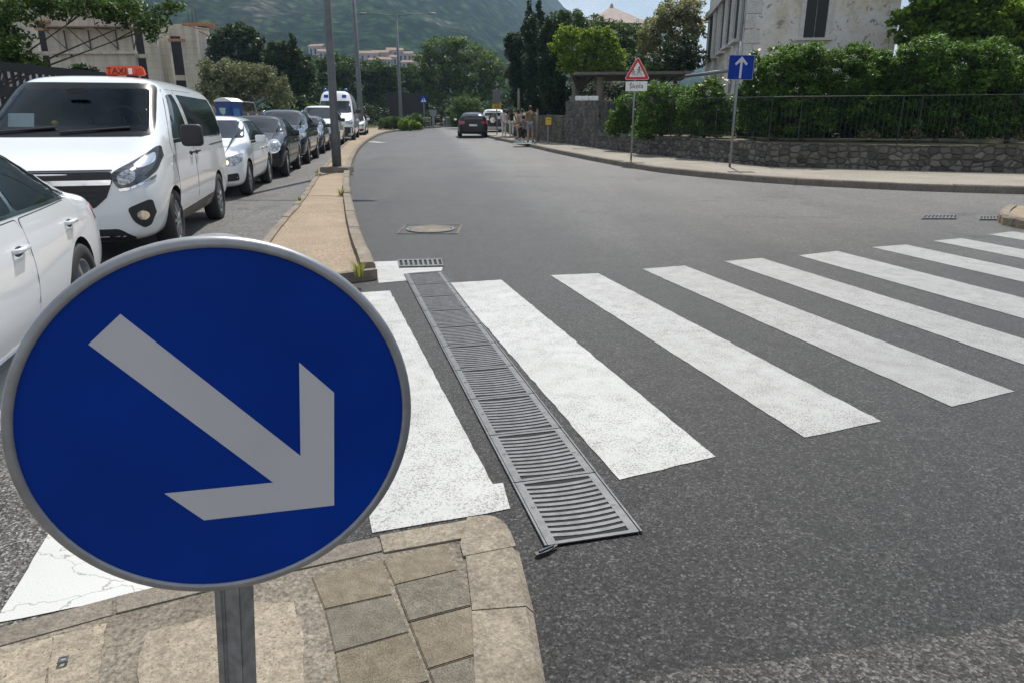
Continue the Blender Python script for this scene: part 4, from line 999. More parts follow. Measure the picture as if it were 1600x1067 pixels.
C_.door('rear_door', [(-.40, .30), (-.42, .6), (-.40, .945), (-1.34, .955), (-1.36, .8), (-1.12, .66), (-.88, .42), (-.86, .30)], (-1.22, .82))
C_.pair('sill', [(.9, .19), (.9, .27), (-.84, .27), (-.84, .19)], 'l', .01, M['carwhite'], .1)
C_.pair('tail_lamp', [(-2.02, .84), (-2.04, .74), (-2.17, .74), (-2.17, .86)], 'l', .006, M['taillamp'], .05)
C_.decal('rear_window', [(-.60, 1.10), (.60, 1.10), (.52, 1.36), (-.52, 1.36)], 'r', .005, M['glass'], .06)
C_.decal('windscreen', [(-.68, 1.03), (.68, 1.03), (.56, 1.38), (-.56, 1.38)], 'f', .005, M['glass'], .06)
C_.decal('grille', [(-.45, .66), (.45, .66), (.38, .52), (-.38, .52)], 'f', .006, M['trim'], .06)
C_.pair('headlight', [(.50, .68), (.82, .74), (.80, .60), (.52, .58)], 'f', .006, M['lamp'], .05)
C_.plate(-2.34, .72, True); C_.plate(2.33, .45)
C_.mirror_part(.78, 1.02, M['carwhite'])
C_.pair('fuel_flap_gap', [(-1.62+.085*math.cos(a), .86+.085*math.sin(a)) for a in np.linspace(0, 6.28, 18)[:-1]], 'l', .001, M['carwhite'], .05)
for sy in (-1, 1):
    o = MB().ellip((-1.45, sy*.05, .0), (.01, .01, .01))
# ---- cars behind the van --------------------------------------------------------
def dress(c, dark=False, lampmat='lamp', lit=False, plate=True, grille=True, rails=False, mirror=None, roundl=False, hm=None, doors=True):
    p = c.p; f = p['L']/2; hw = p['W']/2; H, hb, bl, hf = p['H'], p['hb'], p['belt'], p['hf']; tw = p.get('tw', .76); gc = p.get('gc', .2)
    xw, xr, xq, xb = p['xw'], p['xr'], p['xq'], p['xb']
    c.decal('windscreen', [(-hw*.84, hb+.05), (hw*.84, hb+.05), (hw*(tw-.04), H-.10), (-hw*(tw-.04), H-.10)], 'f', .005, M['glass'], .08)
    c.decal('rear_window', [(-hw*.72, bl+.10), (hw*.72, bl+.10), (hw*(tw-.1), H-.12), (-hw*(tw-.1), H-.12)], 'r', .005, M['glass'], .08)
    xm = (xr+xq)/2-.05; dz = H-.12
    c.pair('side_window', [(xw-.30, bl+.05), (xr-.04, dz), (xm+.03, dz+.015), (xm+.01, bl+.04)], 'l', .006, M['glass'], .08)
    c.pair('side_window', [(xm-.04, bl+.04), (xm-.02, dz+.015), (xq+.05, dz-.02), (max(xb+.22, xq-.3), bl+.10), (max(xb+.2, xq-.3), bl+.05)], 'l', .006, M['glass'], .08)
    if doors:
        c.door('front_door', [(xw-.08, gc+.14), (xw-.02, bl-.34), (xw-.24, bl-.05), (xm, bl-.01), (xm, gc+.14)], (xm+.16, bl-.13), hm)
        c.door('rear_door', [(xm-.03, gc+.14), (xm-.03, bl-.01), (p['ax'][1]+.06, bl-.01), (p['ax'][1]+.1, bl-.25), (p['ax'][1]+.42, gc+.3), (p['ax'][1]+.44, gc+.14)], (p['ax'][1]+.2, bl-.12), hm)
    lm_ = M['lit'] if lit else M[lampmat]
    for mi in (False, True):
        if roundl:
            ri = c.decal('headlight', [(hw*.70+.16*math.cos(a), hf-.13+.16*math.sin(a)) for a in np.linspace(0, 6.28, 18)[:-1]], 'f', .014, M['chrome'], .05, mirror=mi)
            c.decal('lens', [(hw*.70+.13*math.cos(a), hf-.13+.13*math.sin(a)) for a in np.linspace(0, 6.28, 16)[:-1]], 'f', .02, lm_, .05, mirror=mi, parent=ri)
        else:
            hd = c.decal('headlight', [(hw*.45, hf-.18), (hw*.92, hf-.02), (hw*.93, hf-.16), (hw*.80, hf-.25), (hw*.5, hf-.25)], 'f', .008, M['lamp'], .05, mirror=mi)
            c.decal('daylight_lamp', [(hw*.48, hf-.205), (hw*.70, hf-.14), (hw*.70, hf-.22), (hw*.52, hf-.24)], 'f', .014, lm_, .04, mirror=mi, parent=hd)
        c.decal('fog_light', [(hw*.55, gc+.24), (hw*.86, gc+.28), (hw*.86, gc+.14), (hw*.6, gc+.12)], 'f', .006, M['trim'], .06, mirror=mi)
        c.decal('tail_lamp', [(hw*.58, bl-.02), (hw*.92, bl+.0), (hw*.92, bl-.2), (hw*.6, bl-.17)], 'r', .008, M['taillamp'], .05, mirror=mi)
    if grille: c.decal('grille', [(-hw*.42, hf-.14), (hw*.42, hf-.14), (hw*.36, hf-.28), (-hw*.36, hf-.28)], 'f', .006, M['trim'], .06)
    c.decal('lower_intake', [(-hw*.5, gc+.20), (hw*.5, gc+.20), (hw*.56, gc+.08), (-hw*.56, gc+.08)], 'f', .006, M['trim'], .06)
    if plate:
        loc, *_ = c.bvh.ray_cast(Vector((5, 0, gc+.27)), Vector((-1, 0, 0))); c.plate(loc.x+.015, gc+.27)
        loc, *_ = c.bvh.ray_cast(Vector((-5, 0, bl-.25)), Vector((1, 0, 0))); c.plate(loc.x-.015, bl-.25, True)
    c.mirror_part(xw-.32, bl+.08, mirror or c.paint)
    if rails:
        mb = MB()
        for sy in (-1, 1):
            pts = []
            for k in range(7):
                x = xr-.1+(xq-xr+.2)*k/6; loc, *_ = c.bvh.ray_cast(Vector((x, sy*hw*(tw-.08), 5)), Vector((0, 0, -1))); pts.append(loc+Vector((0, 0, .015 if k in (0, 6) else .05)))
            mb.tube(pts, .018, 8)
        mb.build('roof_rail', M['chrome'], c.root, True)
def hatch(**k):
    d = dict(L=4.25, W=1.79, H=1.5, gc=.19, hf=.84, hb=1.02, belt=.97, hr=1.12, xw=.98, xr=.20, xq=-1.35, xb=-1.92, tw=.74, rw=.78, r=.325, ax=(1.32, -1.28), spokes=7); d.update(k); return d
q, h = stand(396, 305, 590, 1.32, .88)
c = Car('white_hatchback', q, h, 'white hatchback with one lit headlamp directly behind the taxi van', hatch(), M['carwhite']); dress(c, lit=True, hm=M['carwhite'])
q, h = stand(453, 276, 600, 1.32, .88)
c = Car('black_hatchback', q, h, 'black hatchback with round headlamps behind the white hatchback', hatch(L=4.05, hf=.88, xw=.9), M['carblack']); dress(c, roundl=True, mirror=M['carblack'])
q, h = stand(486, 256, 612, 1.38, .92)
c = Car('dark_estate', q, h, 'tall dark blue estate car with roof rails behind the black hatchback', hatch(L=4.6, W=1.86, H=1.66, hf=.98, hb=1.12, belt=1.08, hr=1.26, r=.35, ax=(1.40, -1.35), gc=.22, xb=-2.1, xq=-1.7), M['carnavy']); dress(c, rails=True, mirror=M['carnavy'])
q, h = stand(509, 240.5, 620, 1.2, .84)
c = Car('small_dark_hatchback', q, h, 'small dark hatchback with a number plate at the left of the nearest lamp post', hatch(L=3.85, W=1.7, H=1.44, ax=(1.2, -1.2), xw=.85, xq=-1.2, xb=-1.72, r=.31), M['cargrey']); dress(c, roundl=True)
q, h = stand(532, 231, 626, 1.4, .9)
c = Car('white_minivan', q, h, 'white minivan with a grey lower front partly hidden by the nearest lamp post', hatch(L=4.5, W=1.85, H=1.84, hf=1.0, hb=1.2, belt=1.12, hr=1.5, xw=1.25, xr=.5, xq=-1.9, xb=-2.1, tw=.8, r=.33, ax=(1.4, -1.35)), M['carwhite']); dress(c, mirror=M['trim'])
c.decal('lower_bumper', [(-.8, .62), (.8, .62), (.82, .26), (-.82, .26)], 'f', .004, M['cargrey'], .08)
# ambulance
amp = dict(L=5.6, W=2.0, H=2.62, gc=.25, hf=1.12, hb=1.42, belt=1.35, hr=2.5, xw=1.95, xr=1.05, xq=-2.4, xb=-2.68, tw=.80, ns=.8, rw=.80, r=.35, ax=(1.75, -1.6), nose=.06, cat='ambulance')
q, h = stand(556, 221.5, 630, 1.75, .98)
c = Car('ambulance', q, h, 'tall white ambulance van with blue beacons between the two nearest lamp posts', amp, M['carwhite'])
c.decal('windscreen', [(-.86, 1.46), (.86, 1.46), (.76, 2.08), (-.76, 2.08)], 'f', .005, M['glass'], .08)
c.pair('side_window', [(1.5, 1.42), (1.0, 2.02), (.55, 2.05), (.52, 1.40)], 'l', .006, M['tint'], .08)
c.door('front_door', [(1.5, .4), (1.45, 1.0), (1.5, 1.36), (.95, 2.1), (.46, 2.1), (.46, .4)], (.6, 1.15), M['trim'])
c.decal('lower_bumper', [(-.9, .74), (.9, .74), (.92, .3), (-.92, .3)], 'f', .006, M['trim'], .08)
c.decal('grille', [(-.45, 1.0), (.45, 1.0), (.42, .80), (-.42, .80)], 'f', .006, M['trim'], .06)
for mi in (False, True):
    o = c.decal('headlight', [(.55, 1.02), (.9, 1.12), (.93, .92), (.6, .86)], 'f', .008, M['lamp'], .05, mirror=mi)
    c.decal('roof_emblem', [(.36, 2.40), (.60, 2.40), (.60, 2.24), (.36, 2.24)], 'f', .006, M['signblue'], .05, mirror=mi)
for y in (-.55, .55):
    loc, *_ = c.bvh.ray_cast(Vector((.75, y, 5)), Vector((0, 0, -1))); MB().tube([loc-Vector((0, 0, .02)), loc+Vector((0, 0, .12)), loc+Vector((0, 0, .16))], [.1, .1, .05], 12).build('beacon', M['bluelamp'], c.root, True)
c.mirror_part(1.42, 1.55, M['trim'], 1.5)
q, h = stand(573, 213.5, 640, 1.3, .9)
c = Car('white_car', q, h, 'white car half hidden behind the second lamp post, behind the ambulance', hatch(H=1.6), M['carwhite']); dress(c, doors=False)
# ---- cars on the right-hand side, seen from behind ------------------------------
def stand_rear(px, py, vpx, ax, half):   # foot of the left rear wheel, driving away
    h = heading(vpx)+math.pi; c = G(px, py); fw = Vector((math.cos(h), math.sin(h), 0)); lf = Vector((-fw.y, fw.x, 0)); q = c-fw*ax-lf*half; q.z = gz(q.x, q.y); return q, h
q, h = stand_rear(717, 215.5, 690, -1.28, .88)
c = Car('black_car', q, h, 'black hatchback driving away from the viewer at the right kerb', hatch(W=1.82, H=1.5, hr=1.30, xb=-2.0, xq=-1.6, rw=.8), M['carblack'], 'cars on the right side of the street'); dress(c)
q, h = stand_rear(752, 209.8, 705, -1.3, .9)
c = Car('white_offroader', q, h, 'white car with a spare wheel on its tail parked beyond the black hatchback', hatch(L=4.1, W=1.8, H=1.68, belt=1.1, hb=1.12, hf=1.0, hr=1.5, xq=-1.75, xb=-1.95, tw=.84, gc=.25, r=.34), M['carwhite'], 'cars on the right side of the street'); dress(c)
sw = MB(); sw.tube([(-2.05, .12, .92), (-2.24, .12, .92)], .33, 24); sw.build('spare_wheel', M['tyre'], c.root, True); MB().tube([(-2.24, .12, .92), (-2.255, .12, .92)], .2, 20).build('wheel_cover', M['chrome'], c.root)
c.decal('tailgate', [(-.78, .98), (.78, .98), (.80, .48), (-.80, .48)], 'r', .004, M['carnavy'], .08)
# ================================================================== WALLS AND BUILDINGS
M['wallstone'] = stone_mat('rubble_wall', (.06, .056, .048), (.17, .16, .138), (.055, .05, .043), 4.8, flat=1.4)
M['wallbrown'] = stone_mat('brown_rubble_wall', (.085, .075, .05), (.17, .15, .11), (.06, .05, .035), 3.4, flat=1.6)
M['coping'] = granular('coping_stone', (.12, .115, .10), (.2, .19, .165), 60, 2)
def wall(name, foot, tops, thick, mat, lab, cat='wall', coping=False, batter=0):
    # foot: ground points; tops: heights above the ground; thickness to the far side
    foot = [Vector(p) for p in foot]; o0 = foot[0].copy(); o0.z = gz(0, o0.y); t = empty(name, o0, 0, lab, cat)
    P, H_ = [], []
    for i in range(len(foot)-1):
        k = max(1, int((foot[i+1]-foot[i]).length/.35))
        for j in range(k+(i == len(foot)-2)): P.append(foot[i]+(foot[i+1]-foot[i])*j/k); H_.append(tops[i]+(tops[i+1]-tops[i])*j/k)
    v, f = [], []; R_ = 5
    for i, p in enumerate(P):
        d = (P[min(i+1, len(P)-1)]-P[max(i-1, 0)]); nn = Vector((-d.y, d.x, 0)).normalized()
        if nn.y < 0: nn = -nn
        g = gz(0, p.y)
        for r in range(R_+1):
            q = Vector((p.x, p.y, g+H_[i]*r/R_)) + nn*(batter*r/R_) + nn*mn.noise(Vector((p.x*1.9, p.y*1.9, r*1.7)))*.05
            if r == R_: q.z += mn.noise(Vector((p.x*1.3, p.y*1.3, 7)))*.035
            v.append(q-o0)
        v.append(Vector((p.x, p.y, g+H_[i]+mn.noise(Vector((p.x, p.y, 4)))*.02))+nn*thick-o0); v.append(Vector((p.x, p.y, g))+nn*thick-o0)
    m_ = R_+3
    for i in range(len(P)-1):
        for r in range(m_-1): f.append((i*m_+r, (i+1)*m_+r, (i+1)*m_+r+1, i*m_+r+1))
    f += [tuple(range(m_)), tuple(reversed([(len(P)-1)*m_+r for r in range(m_)]))]
    o = mk('wall', v, f, mat, t); bm = bmesh.new(); bm.from_mesh(o.data); bmesh.ops.recalc_face_normals(bm, faces=bm.faces); bm.to_mesh(o.data); bm.free()
    if coping:
        mb = MB(); i = 0
        while i < len(P)-2:
            j = min(len(P)-1, i+random.choice((2, 3))); d = (P[j]-P[i]).normalized(); nn = Vector((-d.y, d.x, 0)); nn = nn if nn.y > 0 else -nn
            c = (P[i]+P[j])/2+nn*(thick/2); c.z = gz(0, c.y)+(H_[i]+H_[j])/2+.035; mb.box(c-o0, ((P[j]-P[i]).length-.02, thick+.1, .08+random.uniform(-.01, .01)), rz=math.atan2(d.y, d.x)); i = j
        mb.build('coping', M['coping'], t, bevel=.01)
    return t
lwf = [(32, 16.2, 0), (20, 17.3, 0)]+[Vector((*p, 0)) for p in gp([(1600, 280), (1400, 275), (1200, 269), (1000, 247), (930, 236.5)])]
lw = wall('stone_wall', lwf, [.80, .80, .78, .77, .77, .78, .76], .42, M['wallstone'], 'long low grey rubble stone wall along the pavement under the oleander hedge')
cw = [Vector((*p, 0)) for p in gp([(944, 238), (912, 233), (879, 229)])]
tw_ = wall('stone_wall', cw, [2.0, 2.02, 2.0], .5, M['wallstone'], 'tall corner stretch of stone wall with three white blocks on its top', batter=.12)
tp = [A(921, 172, cw[1].y-.02), A(932, 172, cw[1].y), A(931, 190, cw[1].y), A(924, 188, cw[1].y)]
shade = [Vector((*p, 0)) for p in gp([(878, 229), (855, 225.5), (835, 221.5), (815, 216.5)])]
wall('stone_wall', shade, [1.35, 1.4, 1.35, 1.2], .5, M['wallbrown'], 'shaded lower stretch of stone wall under the dark cypresses, left of the tall corner')
bk = [cw[0]+Vector((.1, .35, 0)), Vector(A(1000, 230, 31))+Vector((0, .3, 0)), A(1090, 230, 33)]
wall('stone_wall', [Vector((p.x, p.y, 0)) for p in bk], [1.85, 1.5, 1.3], .4, M['wallbrown'], 'dark stone wall set back behind the iron fence, right of the tall corner')
M['blueprint'] = plain('blue_paint_mark', (.03, .08, .26), .7, var=.4, sc=9)
y_ = cw[1].y-.05; q = A(926, 181, y_); tz_ = q-tw_.location
MB().prism([(-.09, -.28), (.05, -.3), (.12, -.02), (.08, .27), (-.11, .25), (-.05, 0)], 0, .06, lambda x, y, z: (tz_.x+x, tz_.y+.10-z, tz_.z+y)).build('blue_paint_mark', M['blueprint'], tw_)
for i, (a, c) in enumerate(((899, 908.5), (909.5, 919), (920, 934.5))):
    y = 30.9+.0*i; p0, p1 = A(a, 168, y), A(c, 161, y)
    o = MB().box((0, 0, (p1.z-p0.z)/2), (p1.x-p0.x, .35, p1.z-p0.z)).build('white_block', M['white'], None, bevel=.012); o.location = ((p0.x+p1.x)/2, y+.1, gz(0, y)+2.02)
    tag(o, ('leftmost', 'middle', 'widest, right-hand')[i]+' of three white blocks lying on top of the tall stone wall', 'block', 'white blocks on the stone wall')
# iron fence on the low wall
def iron_fence(P, zb, h, lab):
    P = [Vector(p) for p in P]; o0 = P[0]; t = empty('iron_fence', o0, 0, lab, 'fence'); bars = MB(); rails = MB()
    for a, c in zip(P, P[1:]):
        L = (c-a).length; d = (c-a)/L; up = Vector((0, 0, 1))
        for z in (.12, h): rails.tube([a-o0+up*z, c-o0+up*z], 0.010, 6)
        k = int(L/.125)
        for j in range(k): q = a-o0+d*(L*j/k); bars.tube([q+up*.12, q+up*h], .006, 4, False)
        for j in range(int(L/2.4)+1): q = a-o0+d*min(L, 2.4*j); MB().tube([q, q+up*(h+.03)], .017, 8).build('post', M['black'], t)
    rails.build('rail', M['black'], t); bars.build('bars', M['black'], t)
fp = []
for p, hgt in zip(lwf, [.80, .80, .78, .77, .77, .78, .76]): p = Vector(p); fp.append(Vector((p.x, p.y+.22, gz(0, p.y)+hgt)))
iron_fence(fp[1:], 0, 1.2, 'thin dark iron fence standing on the long low stone wall')
# pergola behind the tall wall
Yp = 36.0
pc = A(937, 167, Yp); pz = A(937, 119, Yp).z; t = empty('pergola', (pc.x, pc.y, 1.6), 0, 'flat-roofed pergola on stone columns above the tall wall', 'pergola')
L3 = lambda v: Vector(v)-t.location
for px, yy, lb in ((937, Yp, ''), (899, Yp+1.2, '')):
    c = A(px, 160, yy); mb = MB(); mb.tube([L3((c.x, yy, 1.2)), L3((c.x, yy, pz-.18)), L3((c.x, yy, pz-.02))], [.19, .17, .24], 14); mb.build('column', M['pave'], t, True)
x0, x1 = A(893, 120, Yp+.6).x, A(1062, 120, Yp).x
MB().prism([(x0, 35.3), (x1+.2, 34.6), (x1+1.2, 41), (x0+.2, 41)], pz, pz+.13, lambda x, y, z: L3((x, y, z))).build('roof', M['barkgrey'], t)
a, c = A(1058, 121.5, Yp-.5), A(1142, 110.5, Yp-5.5); MB().tube([L3(a), L3(c)], .075, 10).build('beam', M['galv'], t, True)
c2 = c.copy(); c2.z = .8; MB().tube([L3(c), L3(c2)], .06, 10).build('post', M['galv'], t)
for px in (985, 1040): c = A(px, 130, 39); MB().tube([L3((c.x, 39.5, 1.0)), L3((c.x, 39.5, pz))], .12, 10).build('column', M['barkgrey'], t)

# ---- old house on the right
HY = R(8.6); hc = A(1163, 60, 29.0); u1 = Vector((math.sin(HY), math.cos(HY), 0)); u2 = Vector((math.cos(HY), -math.sin(HY), 0))
hb_ = Vector((hc.x, hc.y, .7)); hs = empty('old_house', hb_, 0, 'old pale house with peeling plaster and tall dark windows behind the hedge', 'house')
HM = Matrix((u2, u1, Vector((0, 0, 1)))).transposed()   # local: x along the street front, y along the side going back
hs.rotation_euler = HM.to_euler()
def on_front(px, py):
    d = ray(px, py); n_ = u1; t_ = (hb_-Vector((0, 0, CH))).dot(n_)/d.dot(n_); p = d*t_+Vector((0, 0, CH))-hb_; return p.dot(u2), p.z
def on_side(px, py):
    d = ray(px, py); n_ = u2; t_ = (hb_-Vector((0, 0, CH))).dot(n_)/d.dot(n_); p = d*t_+Vector((0, 0, CH))-hb_; return p.dot(u1), p.z
def plaster():
    m, n, l, b = nmat('peeling_plaster'); v = coords(n, l)
    big = noise(n, l, v, .55, 7, .62, .4); med = noise(n, l, v, 2.1, 8, .7, .6); fine = noise(n, l, v, 11, 5, .7)
    col = ramp(n, l, big, [(.30, (.66, .65, .63)), (.48, (.68, .67, .65)), (.60, (.62, .56, .47)), (.69, (.48, .42, .33))])
    col = mixc(n, l, ramp(n, l, med, [(.56, 0), (.60, 1)]), col, (.30, .29, .27))
    col = mixc(n, l, ramp(n, l, noise(n, l, v, 3.2, 6, .7), [(.60, 0), (.63, .9)]), col, (.36, .22, .15))
    col = mixc(n, l, .45, col, ramp(n, l, fine, [(.3, .3), (.7, .7)]), 'OVERLAY')
    l.new(col, b.inputs['Base Color']); b.inputs['Roughness'].default_value = .9; b.inputs['Specular IOR Level'].default_value = .2; bump(n, l, b, med, .4, .03); return m
M['plaster'] = plaster(); M['trimstone'] = granular('pale_dressed_stone', (.5, .49, .47), (.64, .62, .59), 40, 1.5)
M['shutter'] = plain('dark_shutter', (.014, .016, .017), .6, sc=3)
sideL, frontL = 13.5, on_front(1406, 20)[0]
MB().prism([(0, 0), (frontL, 0), (frontL, sideL), (0, sideL)], 0, 10.6).build('wall', M['plaster'], hs)
MB().prism([(-.35, -.35), (frontL+.35, -.35), (frontL+.35, sideL+.35), (-.35, sideL+.35)], 10.6, 10.85).build('cornice', M['trimstone'], hs)
rf = MB(); rf.add([(-.5, -.5, 10.86), (frontL+.5, -.5, 10.86), (frontL+.5, sideL+.5, 10.86), (-.5, sideL+.5, 10.86), (frontL/2, 3.5, 13), (frontL/2, sideL-3.5, 13)], [(0, 1, 4), (1, 2, 5, 4), (2, 3, 5), (3, 0, 4, 5)]); rf.build('roof', M['roof_far'], hs)
def win_front(x0, x1, z0, z1):
    fr = MB(); w = .16
    fr.box((x0-w/2, -.02, (z0+z1)/2), (w, .10, z1-z0)); fr.box((x1+w/2, -.02, (z0+z1)/2), (w, .10, z1-z0)); fr.box(((x0+x1)/2, -.02, z1+w/2), (x1-x0+2*w, .10, w))
    wn_ = fr.build('window', M['trimstone'], hs)
    sh = MB()
    for s in (0, 1):
        a = x0+(x1-x0)*s/2+.01; c = a+(x1-x0)/2-.02; sh.box(((a+c)/2, -.008, (z0+z1)/2), (c-a, .02, z1-z0-.02))
        for k in range(int((z1-z0)/.09)): sh.box(((a+c)/2, -.02, z0+.06+k*.09), (c-a-.1, .012, .03))
    sh.build('shutter', M['shutter'], wn_); MB().box(((x0+x1)/2, -.06, z0-.05), (x1-x0+.5, .16, .09)).build('sill', M['trimstone'], wn_)
a, z = on_front(1254, 60); c, _ = on_front(1288.5, 60); win_front(a, c, z, z+2.6); win_front(a, c, z-4.2, z-1.6); win_front(frontL-1.25, frontL-.35, z-4.2, z-1.6)
def win_side(px0, px1, pyb, h):
    y1, z0 = on_side(px0, pyb); y0, _ = on_side(px1, pyb); y0, y1 = min(y0, y1), max(y0, y1); z1 = z0+h; fr = MB(); w = .2
    for yy in (y0-w/2, y1+w/2): fr.box((-.03, yy, (z0+z1)/2), (.16, w, z1-z0))
    fr.box((-.03, (y0+y1)/2, z1+w/2), (.2, y1-y0+2*w, w)); wn_ = fr.build('window', M['trimstone'], hs)
    MB().box((-.008, (y0+y1)/2, (z0+z1)/2), (.02, y1-y0, z1-z0)).build('shutter', M['shutter'], wn_); MB().box((-.1, (y0+y1)/2, z0-.06), (.26, y1-y0+.5, .11)).build('sill', M['trimstone'], wn_)
    return y0, y1, z0
for a in ((1147, 1154.5, 67, 2.3), (1135, 1141.5, 75, 2.3), (1125, 1130.5, 84, 2.3), (1116, 1119.5, 91, 2.3), (1105.5, 1112.5, 97, 2.3)): win_side(*a)
y0, z0 = on_side(1112, 32); MB().box((-.08, sideL/2, z0+.3), (.26, sideL, .3)).build('string_course', M['trimstone'], hs)
for k in range(14):
    w = .55 if k % 2 else .34; MB().box((w/2-.012, -.012, 3.0+k*.52+.24), (w, .05, .47)).build('quoin', M['trimstone'], hs, bevel=.012)
MB().tube([(-.10, .25, 0), (-.10, .25, 10.5)], .06, 10).build('drainpipe', M['galv'], hs)
# ---- house with a hipped roof beyond the trees
ap_ = A(953, 11, 75); e0, e1 = A(903, 42, 75), A(1006, 42, 75); t = empty('hipped_house', ((e0.x+e1.x)/2, 75, .8), R(12), 'house showing only its grey-pink hipped roof above the trees', 'house')
wd = (e1.x-e0.x)*.92; ez = e0.z-.8; az_ = ap_.z-.8
MB().box((0, 0, ez/2), (wd*.94, wd*.94, ez)).build('wall', M['plaster_far'], t)
mt = plain('weathered_tiles', (.33, .275, .25), .9, var=.12, sc=2.5)
MB().add([(-wd/2, -wd/2, ez), (wd/2, -wd/2, ez), (wd/2, wd/2, ez), (-wd/2, wd/2, ez), (0, 0, az_)], [(0, 1, 4), (1, 2, 4), (2, 3, 4), (3, 0, 4), (3, 2, 1, 0)]).build('roof', mt, t)
MB().tube([(0, 0, az_-.15), (0, 0, az_+.25)], [.25, .1], 8).build('ridge_cap', mt, t)

# ---- unfinished concrete building on the left
def concrete():
    m, n, l, b = nmat('raw_concrete'); v = coords(n, l)
    big = noise(n, l, v, .4, 6, .6); st = noise(n, l, coords(n, l, (2.2, 2.2, .12)), 1.0, 5, .6)
    col = ramp(n, l, big, [(.3, (.42, .385, .33)), (.7, (.56, .52, .455))]); col = mixc(n, l, .6, col, ramp(n, l, st, [(.3, .3), (.7, .68)]), 'OVERLAY')
    w = n.new('ShaderNodeTexBrick'); w.inputs['Scale'].default_value = .42; w.inputs['Mortar Size'].default_value = .006; w.offset = 0; w.inputs['Color1'].default_value = w.inputs['Color2'].default_value = (1, 1, 1, 1); w.inputs['Mortar'].default_value = (.6, .6, .6, 1)
    mp = n.new('ShaderNodeMapping'); mp.inputs['Rotation'].default_value = (math.pi/2, 0, 0); l.new(coords(n, l), mp.inputs[0]); l.new(mp.outputs[0], w.inputs['Vector'])
    col = mixc(n, l, .8, col, w.outputs['Color'], 'MULTIPLY'); l.new(col, b.inputs['Base Color']); b.inputs['Roughness'].default_value = .9; b.inputs['Specular IOR Level'].default_value = .2; bump(n, l, b, st, .2, .02); return m
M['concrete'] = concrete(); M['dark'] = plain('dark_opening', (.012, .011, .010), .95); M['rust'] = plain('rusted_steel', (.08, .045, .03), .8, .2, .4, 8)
YB = 70.0; ub = empty('unfinished_building', (X(120, YB), YB, gz(0, YB)), 0, 'raw concrete building shell with dark slots and scaffold brackets behind the taxi van', 'building')
LB = lambda px, py, dy=0.0: A(px, py, YB+dy)-ub.location
zt0 = LB(0, 17).z
# wall built as panels between the slots so that the openings are real
def panel(px0, px1, pyt, pyb, dy=0.0, th=.45, name='wall', mat='concrete', dy1=None):
    dy1 = dy if dy1 is None else dy1
    a, c = LB(px0, 100, dy), LB(px1, 100, dy1); z1 = LB(px0, pyt, dy).z; z0 = LB(px0, pyb, dy).z if pyb < 185 else 0
    P = [(a.x, a.y), (c.x, c.y), (c.x, c.y+th), (a.x, a.y+th)]
    return MB().prism(P, z0, z1).build(name, M[mat], ub)
panel(-60, 64, 17, 190, 3.0, .45, dy1=1.0); panel(64, 79, 17, 33, .8); panel(64, 79, 81, 87, .8); panel(79, 213, 16, 190, .3)
panel(213, 229, 14, 26, .5); panel(213, 229, 85, 91, .5); panel(229, 250, 30, 190, .8); panel(250, 268, 40, 190, 2.2, .45, mat='concrete')
panel(268, 287, 38, 57, 3.0); panel(268, 287, 118, 126, 3.0); panel(287, 312, 38, 190, 1.5); panel(312, 330, 42, 190, 2.2, dy1=3.4)
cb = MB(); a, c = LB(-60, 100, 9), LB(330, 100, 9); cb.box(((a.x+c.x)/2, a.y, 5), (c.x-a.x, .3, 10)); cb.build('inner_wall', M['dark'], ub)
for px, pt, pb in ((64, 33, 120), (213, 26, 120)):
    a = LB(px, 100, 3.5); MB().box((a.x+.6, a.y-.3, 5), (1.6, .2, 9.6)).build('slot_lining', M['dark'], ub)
for (p0, p1, py) in ((-40, 64, 83), (79, 213, 83), (79, 213, 45), (287, 312, 97)):
    a, c = LB(p0, py, 0), LB(p1, py, 0); MB().box(((a.x+c.x)/2, a.y+.12, a.z), (c.x-a.x, .35, .22)).build('floor_band', M['concrete'], ub)
a, c = LB(80, 46, 0), LB(212, 44, 0); MB().box(((a.x+c.x)/2, a.y-.6, a.z+.1), (c.x-a.x, 1.1, .07)).build('scaffold_deck', M['wood'], ub)
for px in (97, 135, 178, 203):
    p = LB(px, 46, 0); s = 1 if px < 200 else -1; mb = MB(); mb.bar(p+Vector((0, .2, -.05)), p+Vector((0, .2, -1.75)), .08); mb.bar(p+Vector((-1.2*s, -.9, 0)), p+Vector((0, .2, -1.7)), .07); mb.bar(p+Vector((-1.3*s, -.9, 0)), p+Vector((.1, .2, 0)), .08); mb.bar(p+Vector((-1.2*s, -.9, 0)), p+Vector((-1.2*s, -.9, 2.2)), .05)
    mb.build('scaffold_bracket', M['rust'], ub)
for (p0, p1, py, dy) in ((108, 140, 13, 0), (60, 78, 47, .3), (64, 80, 35, .3), (266, 290, 64, .9), (288, 336, 39.5, .5)):
    a, c = LB(p0, py, dy), LB(p1, py, dy); MB().box(((a.x+c.x)/2, a.y-.3, a.z), (c.x-a.x, .5, .22)).build('timber', M['wood'], ub)
for k, (p0, y0, p1, y1) in enumerate(((303, 44, 337, 50), (312, 50, 326, 57), (296, 42, 341, 37), (318, 44, 338, 46), (310, 40, 343, 43))):
    MB().bar(LB(p0, y0, .3-k*.2), LB(p1, y1, -.6-k*.1), .16, .07).build('loose_plank', M['wood'], ub)
for px in (84, 128, 170, 296, 302, 307): p = LB(px, 16 if px < 200 else 38, 1.5); MB().tube([p, p+Vector((0, 0, 1.2))], .03, 5).build('starter_bar', M['rust'], ub)
for p0, p1, py in ((89, 90, 88), (112, 113, 88), (104, 105, 26)):
    p = LB(p0, py, .27); MB().box(p, (.16, .06, .2)).build('tie_hole', M['dark'], ub)
